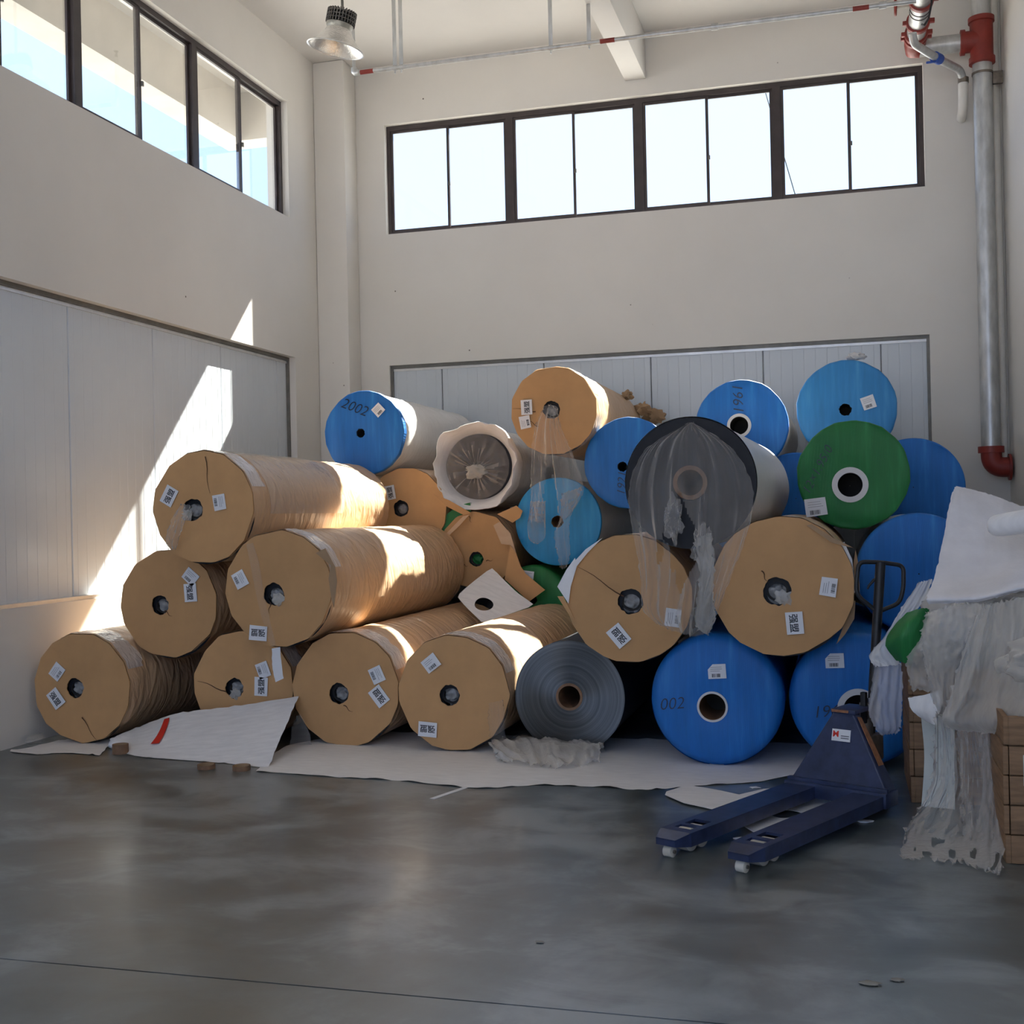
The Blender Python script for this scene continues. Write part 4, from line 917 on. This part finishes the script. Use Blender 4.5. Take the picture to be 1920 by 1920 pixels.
sheet('pale_board', [[atz(1727, 1510, 0.004)+np.array([0, -0.02, 0]), atz(1770, 1515, 0.004)+np.array([0.05, -0.02, 0])], prow([(1733, 1420, 6.37), (1790, 1420, 6.37)]), prow([(1727, 1345, 6.38), (1790, 1330, 6.38)])], 'pale_board', 2, 0.0, 1, 1, 8, 12, None, 0.0, 'pale flat board standing against the rear crate', 'board')
HG = 'plastic waste heaped on the crates'
# core of the heap: bags of film filling the rear crate
def bag(c, s_, seed, label, mat='cloudy_film'):
    o = crumple('film_bag', c, 1.0, mat, None, seed, s_, 5, 0.16)
    for v in o.data.vertices:
        q = v.co; n_ = 0.03*ridge(q.x*5+seed, q.y*5, q.z*4)+0.015*ridge(q.x*13, q.y*13+seed, q.z*9); d = (q-Vector(c)).normalized(); v.co = q+d*n_; v.co.z = max(v.co.z, 0.45 if c[1] > 6.1 else 0.622)
    tag(o, label, 'plastic waste', HG); return o
bag((0.80, 6.83, 0.84), (0.42, 0.22, 0.26), 3.0, 'big cloudy bundle of film inside the rear crate', 'white_film')
bag((0.98, 6.30, 0.90), (0.34, 0.19, 0.19), 7.0, 'cloudy bundle of film bulging at the right edge', 'cloudy_film')
bag((1.04, 5.70, 0.80), (0.34, 0.22, 0.13), 9.0, 'cloudy bundle of film on the nearest crate', 'cloudy_film')
sheet('woven_sack', [prow([(1792, 911, 6.75), (1850, 925, 6.78), (1908, 946, 6.80), (1990, 975, 6.8)]), prow([(1782, 935, 6.66), (1845, 950, 6.68), (1905, 965, 6.7), (1990, 990, 6.7)]), prow([(1768, 1010, 6.50), (1840, 1015, 6.50), (1900, 1020, 6.5), (1985, 1030, 6.5)]), prow([(1752, 1080, 6.30), (1830, 1082, 6.28), (1900, 1070, 6.26), (1980, 1060, 6.2)]), prow([(1738, 1118, 6.16), (1830, 1116, 6.08), (1900, 1100, 6.02), (1980, 1085, 6.0)]), prow([(1740, 1132, 6.16), (1830, 1128, 6.08), (1900, 1112, 6.02), (1980, 1097, 6.0)])],
      'white_woven', 5, 0.010, 5, 1.2, 60, 50, None, 0.003, 'white woven sack lying over the top of the plastic heap', 'sack', crum=0.3)
m = MB(); a_ = Vector(at(1852, 988, 6.25)); b_ = Vector(at(1990, 968, 6.1)); pts = [a_.lerp(b_, t) for t in (0, .02, .06, .12, .3, .6, 1)]
m.tube(pts, [0.006, 0.030, 0.045, 0.052, 0.056, 0.058, 0.058], 22); tag(m.build('foam_tube', 'white_foam', None, 60), 'white rounded foam tube resting on the woven sack', 'tube')
sheet('plastic_sheet', [prow([(1835, 1135, 6.05), (1870, 1128, 6.0), (1935, 1112, 5.95)]), prow([(1815, 1180, 5.98), (1868, 1170, 5.93), (1935, 1150, 5.86)]), prow([(1795, 1250, 5.92), (1860, 1240, 5.84), (1935, 1215, 5.74)]), prow([(1778, 1310, 5.90), (1850, 1300, 5.76), (1935, 1275, 5.60)]), prow([(1765, 1345, 5.93), (1840, 1348, 5.72), (1932, 1335, 5.42)]), prow([(1775, 1362, 5.98), (1850, 1372, 5.78), (1900, 1350, 5.50)])],
      'cloudy_film', 23, 0.055, 3.2, 0.7, 60, 60, None, 0.01, 'big cloudy plastic sheet folded over the nearest crate', 'plastic sheet', HG, crum=0.28)
sheet('plastic_sheet', [prow([(1735, 1148, 6.18), (1790, 1132, 6.08), (1845, 1130, 6.02)]), prow([(1726, 1185, 6.14), (1790, 1180, 6.02), (1850, 1175, 5.98)]), prow([(1730, 1230, 6.14), (1785, 1230, 6.02), (1838, 1225, 5.98)]), prow([(1738, 1275, 6.16), (1780, 1280, 6.06), (1820, 1270, 6.0)]), prow([(1752, 1330, 6.2), (1775, 1340, 6.1), (1800, 1330, 6.05)])],
      'cloudy_film', 29, 0.05, 2.6, 1.3, 50, 50, None, 0.01, 'bunched white film above the hanging plastic skirt', 'plastic sheet', HG)
sheet('plastic_sheet', [prow([(1752, 1335, 6.10), (1800, 1345, 6.0), (1878, 1345, 5.9)]), prow([(1750, 1400, 6.08), (1810, 1405, 5.95), (1878, 1405, 5.85)]), prow([(1746, 1465, 6.05), (1810, 1470, 5.9), (1874, 1470, 5.78)]), prow([(1718, 1515, 5.92), (1800, 1525, 5.8), (1878, 1530, 5.66)]), prow([(1696, 1555, 5.78), (1790, 1570, 5.66), (1880, 1575, 5.52)]), [atz(1690, 1606, 0.01), atz(1790, 1612, 0.01), atz(1872, 1632, 0.01)]],
      'clear_film', 31, 0.055, 5, 1.1, 80, 70, lambda u, t, n: t > 0.80 and n > 0.38, 0.02, 'long clear plastic skirt hanging from the crates to the floor', 'plastic sheet', HG, crum=0.5)
sheet('plastic_sheet', [prow([(1790, 1345, 5.95), (1860, 1350, 5.85)]), prow([(1795, 1420, 5.90), (1868, 1420, 5.8)]), prow([(1800, 1500, 5.8), (1872, 1500, 5.72)]), prow([(1805, 1560, 5.70), (1876, 1560, 5.62)]), prow([(1830, 1600, 5.60), (1868, 1600, 5.56)])],
      'clear_film', 37, 0.05, 3, 1.4, 40, 50, lambda u, t, n: t > 0.75 and n > 0.34, 0.02, 'inner cloudy film layer behind the hanging skirt', 'plastic sheet', HG)
sheet('plastic_sheet', [prow([(1702, 1215, 6.2), (1740, 1195, 6.16), (1775, 1200, 6.12)]), prow([(1700, 1250, 6.16), (1740, 1245, 6.12), (1780, 1245, 6.08)]), prow([(1708, 1290, 6.18), (1740, 1295, 6.14), (1775, 1290, 6.1)])], 'cloudy_film', 41, 0.02, 3, 2, 24, 24, None, 0.012, 'pale greenish film pouch beside the green wrap', 'plastic sheet', HG)
sheet('foam_offcut', [prow([(1702, 1308, 6.24), (1735, 1302, 6.18), (1768, 1292, 6.14)]), prow([(1710, 1332, 6.22), (1738, 1330, 6.16), (1764, 1320, 6.12)]), prow([(1736, 1352, 6.22), (1745, 1356, 6.18), (1756, 1360, 6.14)])], 'white_foam', 43, 0.006, 2, 1, 14, 14, None, 0.002, 'folded white foam offcut above the pale board', 'foam offcut', HG)
sheet('green_wrap', [prow([(1700, 1148, 6.26), (1728, 1140, 6.24), (1742, 1142, 6.24)]), prow([(1672, 1178, 6.24), (1705, 1166, 6.16), (1738, 1165, 6.2)]), prow([(1660, 1208, 6.24), (1690, 1200, 6.14), (1722, 1205, 6.18)]), prow([(1680, 1238, 6.26), (1694, 1242, 6.2), (1706, 1248, 6.2)])], 'woven_green', 47, 0.012, 2, 1, 16, 16, None, 0.003, 'crumpled green wrapping poking out of the plastic heap', 'wrapping', HG)
sheet('plastic_sheet', [prow([(1722, 1092, 6.45), (1748, 1086, 6.45)]), prow([(1690, 1140, 6.42), (1730, 1128, 6.42)]), prow([(1660, 1190, 6.40), (1700, 1165, 6.4)]), prow([(1630, 1228, 6.38), (1672, 1205, 6.38)]), prow([(1642, 1250, 6.36), (1690, 1245, 6.38)])], 'white_film', 53, 0.015, 3, 1.5, 24, 40, None, 0.006, 'white plastic band slanting down behind the handle', 'plastic sheet', HG)
sheet('plastic_sheet', [prow([(1640, 1240, 6.40), (1690, 1245, 6.38)]), prow([(1634, 1285, 6.36), (1692, 1290, 6.36)]), prow([(1628, 1330, 6.36), (1690, 1335, 6.36)]), prow([(1640, 1362, 6.36), (1688, 1365, 6.36)]), prow([(1652, 1378, 6.38), (1680, 1374, 6.38)])], 'grey_film', 59, 0.02, 4, 1.5, 26, 36, None, 0.008, 'greyish plastic bag hanging beside the pallet jack', 'plastic sheet', HG)

# ------------------------------------------------------------------ lamp, sprinkler line, riser
LPp = at(629, 92, 9.40); e = empty('pendant_lamp', tuple(LPp)); tag(e, 'silver high bay pendant lamp hanging near the left corner', 'lamp')
M = Matrix.Rotation(math.radians(13), 4, 'Y')
m = MB(); m.lathe([(0.105, 0.165), (0.125, 0.125), (0.165, 0.075), (0.205, 0.032), (0.230, 0.008), (0.237, 0.0), (0.230, 0.003), (0.203, 0.025), (0.160, 0.066), (0.118, 0.115), (0.10, 0.155)], 44, M); m.build('reflector', 'reflector', e, 60)
m = MB(); m.lathe([(0.245, 0.0), (0.238, 0.008), (0.230, 0.004), (0.236, -0.004), (0.245, 0.0)], 44, M); m.build('rim', 'aluminium', e, 60)
m = MB(); m.lathe([(0.0, 0.15), (0.10, 0.15), (0.108, 0.17), (0.115, 0.185), (0.115, 0.205), (0.0, 0.205)], 36, M); m.build('lamp_body', 'lamp_body', e, 40)
m = MB(); m.lathe([(0.0, 0.205), (0.085, 0.205), (0.085, 0.315), (0.0, 0.315)], 28, M)
for k in range(30):
    a = 2*math.pi*k/30; m.box(0.08, 0.125, -0.004, 0.004, 0.208, 0.318, M @ Matrix.Rotation(a, 4, 'Z'))
for zz in (0.235, 0.265, 0.295): m.lathe([(0.09, zz-0.003), (0.126, zz-0.003), (0.126, zz+0.003), (0.09, zz+0.003)], 36, M)
m.build('heat_sink', 'heatsink', e, None)
m = MB(); m.lathe([(0.0, 0.128), (0.055, 0.128), (0.055, 0.15)], 24, M); m.build('led_disc', 'pvc_white', e, 40)
top = M @ Vector((0, 0, 0.315)); m = MB(); m.cyl(tuple(top), (top.x, top.y, ZC-LPp[2]-0.002), 0.012, 10); m.build('hanging_rod', 'steel_trim', e, 40)
m = MB(); m.cyl((top.x, top.y, ZC-LPp[2]-0.03), (top.x, top.y, ZC-LPp[2]-0.001), 0.05, 16); m.build('ceiling_rose', 'steel_trim', e, 40)

YP = 10.42; pa, pb = at(664, 138, YP), at(1694, 4, YP); zp = (pa[2]+pb[2])/2
e = empty('sprinkler_pipe', (pa[0], YP, zp)); tag(e, 'thin galvanised sprinkler pipe slung under the ceiling', 'pipe')
Lx = 0.675-pa[0]
MB().tube([(0, 0, 0), (Lx, 0, 0)], 0.019, 14).build('pipe_run', 'galvanised', e, 40)
MB().tube([(0, 0, 0.05), (0, 0, 0.01), (0.01, 0, 0), (0.05, 0, 0)], 0.028, 14).build('elbow', 'galvanised', e, 40)
MB().tube([(0, 0, 0.04), (0, 0, 0.46)], 0.016, 12).build('upright', 'galvanised', e, 40)
MB().tube([(0, 0, 0.46), (0, 0, 0.48), (0, 0, 0.50), (0, 0, 0.52), (0, 0, 0.522)], [0.018, 0.012, 0.008, 0.022, 0.022], 12).build('sprinkler_head', 'jack_steel', e, 40)
xa = lambda px, py: at(px, py, YP)[0]-pa[0]
for px, py in ((688, 134), (1139, 77), (1614, 12)):
    x = xa(px, py); MB().tube([(x-0.065, 0, 0), (x+0.065, 0, 0)], 0.0205, 14).build('red_band', 'red_paint', e, 40)
for px, py in ((1340, 46), (1655, 6)):
    x = xa(px, py); MB().tube([(x-0.03, 0, 0), (x+0.03, 0, 0)], 0.028, 14).build('coupling', 'galvanised', e, 40)
for px, zt in ((740, ZC), (752, ZC), (1033, ZC), (1105, 6.017)):
    x = xa(px, 100); m = MB(); m.bbox(x-0.018, x+0.018, -0.004, 0.004, 0.019, zt-zp-0.001, 0.001); m.tube([(x-0.016, 0, 0), (x+0.016, 0, 0)], 0.024, 14); m.bbox(x-0.004, x+0.004, -0.014, 0.014, -0.05, -0.022, 0.001); m.build('hanger', 'galvanised', e, 30)

e = empty('riser_pipe', (1.365, 12.14, 0)); tag(e, 'grey vertical riser pipe in the right corner with red fittings', 'pipe')
MB().tube([(0, 0, 2.02), (0, 0, 5.70)], 0.088, 32).build('lower_run', 'galvanised', e, 40)
MB().tube([(0, 0, 6.10), (0, 0, ZC-0.001)], 0.086, 32).build('upper_run', 'galvanised', e, 40)
m = MB(); m.tube([(0, 0, 5.68), (0, 0, 5.685), (0, 0, 5.74), (0, 0, 5.745), (0, 0, 6.07), (0, 0, 6.075), (0, 0, 6.12), (0, 0, 6.125)], [0.09, 0.118, 0.118, 0.104, 0.104, 0.118, 0.118, 0.09], 32); m.tube([(0, 0, 5.905), (-0.15, 0, 5.905), (-0.15, 0, 5.905-0.0001), (-0.19, 0, 5.905), (-0.195, 0, 5.905)], [0.10, 0.10, 0.118, 0.118, 0.09], 28); m.build('tee', 'red_paint', e, 40)
MB().tube([(-0.18, 0, 5.905), (-0.56, 0, 5.905)], 0.086, 28).build('branch_run', 'galvanised', e, 40)
m = MB(); m.tube(rounded([(0, 0, 2.03), (0, 0, 1.86), (0.150, 0, 1.86)], 0.12, 10), 0.094, 28); m.tube([(0, 0, 2.0), (0, 0, 2.06)], 0.118, 28); m.build('foot_elbow', 'red_paint', e, 40)
MB().tube([(0.150, 0, 1.86), (0.172, 0, 1.86)], 0.125, 28).build('wall_flange', 'red_paint', e, 40)
for z in (5.58,):
    m = MB(); m.tube([(0, 0, z), (0, 0, z+0.02)], 0.096, 28); m.bbox(0.09, 0.18, -0.02, 0.02, z-0.10, z+0.02, 0.006); m.build('clamp', 'jack_steel', e, 40)
# valve run towards the room
bx, bz = -0.60, 5.955; vr = empty('valve_run', (1.365+bx, 12.14, bz)); tag(vr, 'thick pipe with red couplings and valve by the right window end', 'pipe', None)
MB().tube([(0.04, 0, -0.045), (0, 0, -0.045), (-0.002, -0.07, -0.03), (0, -0.12, 0)], [0.098, 0.10, 0.10, 0.098], 26).build('bend', 'red_paint', vr, 60)
MB().tube([(0, -0.10, 0), (0, -6.0, 0)], 0.086, 28).build('pipe_run', 'galvanised', vr, 40)
for y in (-0.15, -0.25, -0.52, -1.02, -1.62):
    m = MB(); m.tube([(0, y+0.028, 0), (0, y+0.026, 0), (0, y-0.026, 0), (0, y-0.028, 0)], [0.09, 0.106, 0.106, 0.09], 28); m.bbox(-0.135, -0.09, y-0.02, y+0.02, -0.02, 0.02, 0.006); m.bbox(0.09, 0.145, y-0.02, y+0.02, -0.02, 0.02, 0.006); m.build('coupling', 'red_paint', vr, 40)
hw = empty('hand_wheel', (0, 0, 0)); bpy.data.objects.remove(hw)
MW = Matrix.Translation((-0.215, -0.95, 0.0)) @ Matrix.Rotation(math.radians(90), 4, 'Y')
m = MB(); V = []
ringp = [(0.075*math.cos(t), 0.075*math.sin(t), 0) for t in [2*math.pi*k/28 for k in range(29)]]
m.tube([tuple(MW @ Vector(p)) for p in ringp], 0.010, 8, False)
for k in range(4): a = math.pi*k/4; m.tube([tuple(MW @ Vector((0.07*math.cos(a), 0.07*math.sin(a), 0))), tuple(MW @ Vector((-0.07*math.cos(a), -0.07*math.sin(a), 0)))], 0.006, 6)
m.build('hand_wheel', 'red_paint', vr, 50)
MB().tube([(-0.21, -0.95, 0), (-0.08, -0.95, 0)], 0.022, 12).build('valve_stem', 'nylon', vr, 40)
for y in (-0.78, -0.86): MB().tube([(0, y-0.006, 0), (0, y+0.006, 0)], 0.090, 28).build('black_band', 'black_rubber', vr, 40)
# drain pipe
o0 = np.array([1.365+bx, 12.14, bz]); dp = [at(1711, 62, 11.25), at(1713, 82, 11.30), at(1757, 109, 11.75), at(1800, 131, 12.12), at(1806, 150, 12.18)]
dr = empty('drain_pipe', tuple(dp[0])); tag(dr, 'small drain pipe with blue valve ending in white plastic elbow', 'pipe')
lp = lambda p: tuple(np.array(p)-dp[0])
MB().tube(rounded([lp(p) for p in dp[:3]], 0.07, 6), 0.036, 18).build('upper_leg', 'galvanised', dr, 50)
MB().tube(rounded([lp(dp[2]), lp(dp[3]), lp(dp[4])], 0.05, 6), 0.036, 18).build('lower_leg', 'galvanised', dr, 50)
c = Vector(lp(dp[2])); dd = (Vector(lp(dp[3]))-Vector(lp(dp[1]))).normalized()
m = MB(); m.tube([c-dd*0.05, c-dd*0.048, c+dd*0.048, c+dd*0.05], [0.03, 0.05, 0.05, 0.03], 16); m.bbox(c.x-0.10, c.x-0.01, c.y-0.05, c.y-0.03, c.z-0.055, c.z-0.035, 0.006); m.build('blue_valve', 'blue_paint', dr, 40)
MB().tube(rounded([lp(dp[4]), lp(at(1806, 205, 12.2)), lp(at(1806, 207, 12.2)+np.array([0.0, 0.19, -0.02]))], 0.1, 8), 0.045, 20).build('plastic_elbow', 'pvc_white', dr, 50)
MB().tube([lp(dp[4]+np.array([0, 0, 0.02])), lp(dp[4]-np.array([0, 0, 0.03]))], 0.05, 18).build('collar', 'jack_steel', dr, 40)
tag(MB().tube([(1.515, 12.355, 1.95), (1.515, 12.355, ZC-0.001)], 0.028, 14).build('conduit', 'pvc_white', None, 40), 'slim cream conduit running up the right corner', 'conduit')
tag(MB().tube([tuple(at(1748, -40, 11.0)), tuple(at(1747, 5, 11.0)), tuple(at(1741, 35, 11.0)), tuple(at(1733, 47, 11.02)), tuple(at(1729, 46, 11.05))], 0.009, 10).build('cable', 'black_rubber', None, 60), 'black cable looping beside the thick pipe', 'cable')

# slack cable hanging outside beyond the back window
c1, c2 = at(1430, 140, 13.6), at(1504, 378, 13.6); dv = (c2-c1)/np.linalg.norm(c2-c1)
ca = c1-dv*1.0; cb_ = c2+dv*((c2[2]+0.06)/-dv[2]); pts = [ca*(1-t)+cb_*t+np.array([-0.06*math.sin(math.pi*t), 0, 0]) for t in [i/16 for i in range(17)]]
tag(MB().tube(pts, 0.006, 8).build('cable', 'black_rubber', None, 60), 'thin slack cable outside the right part of the back window', 'cable')
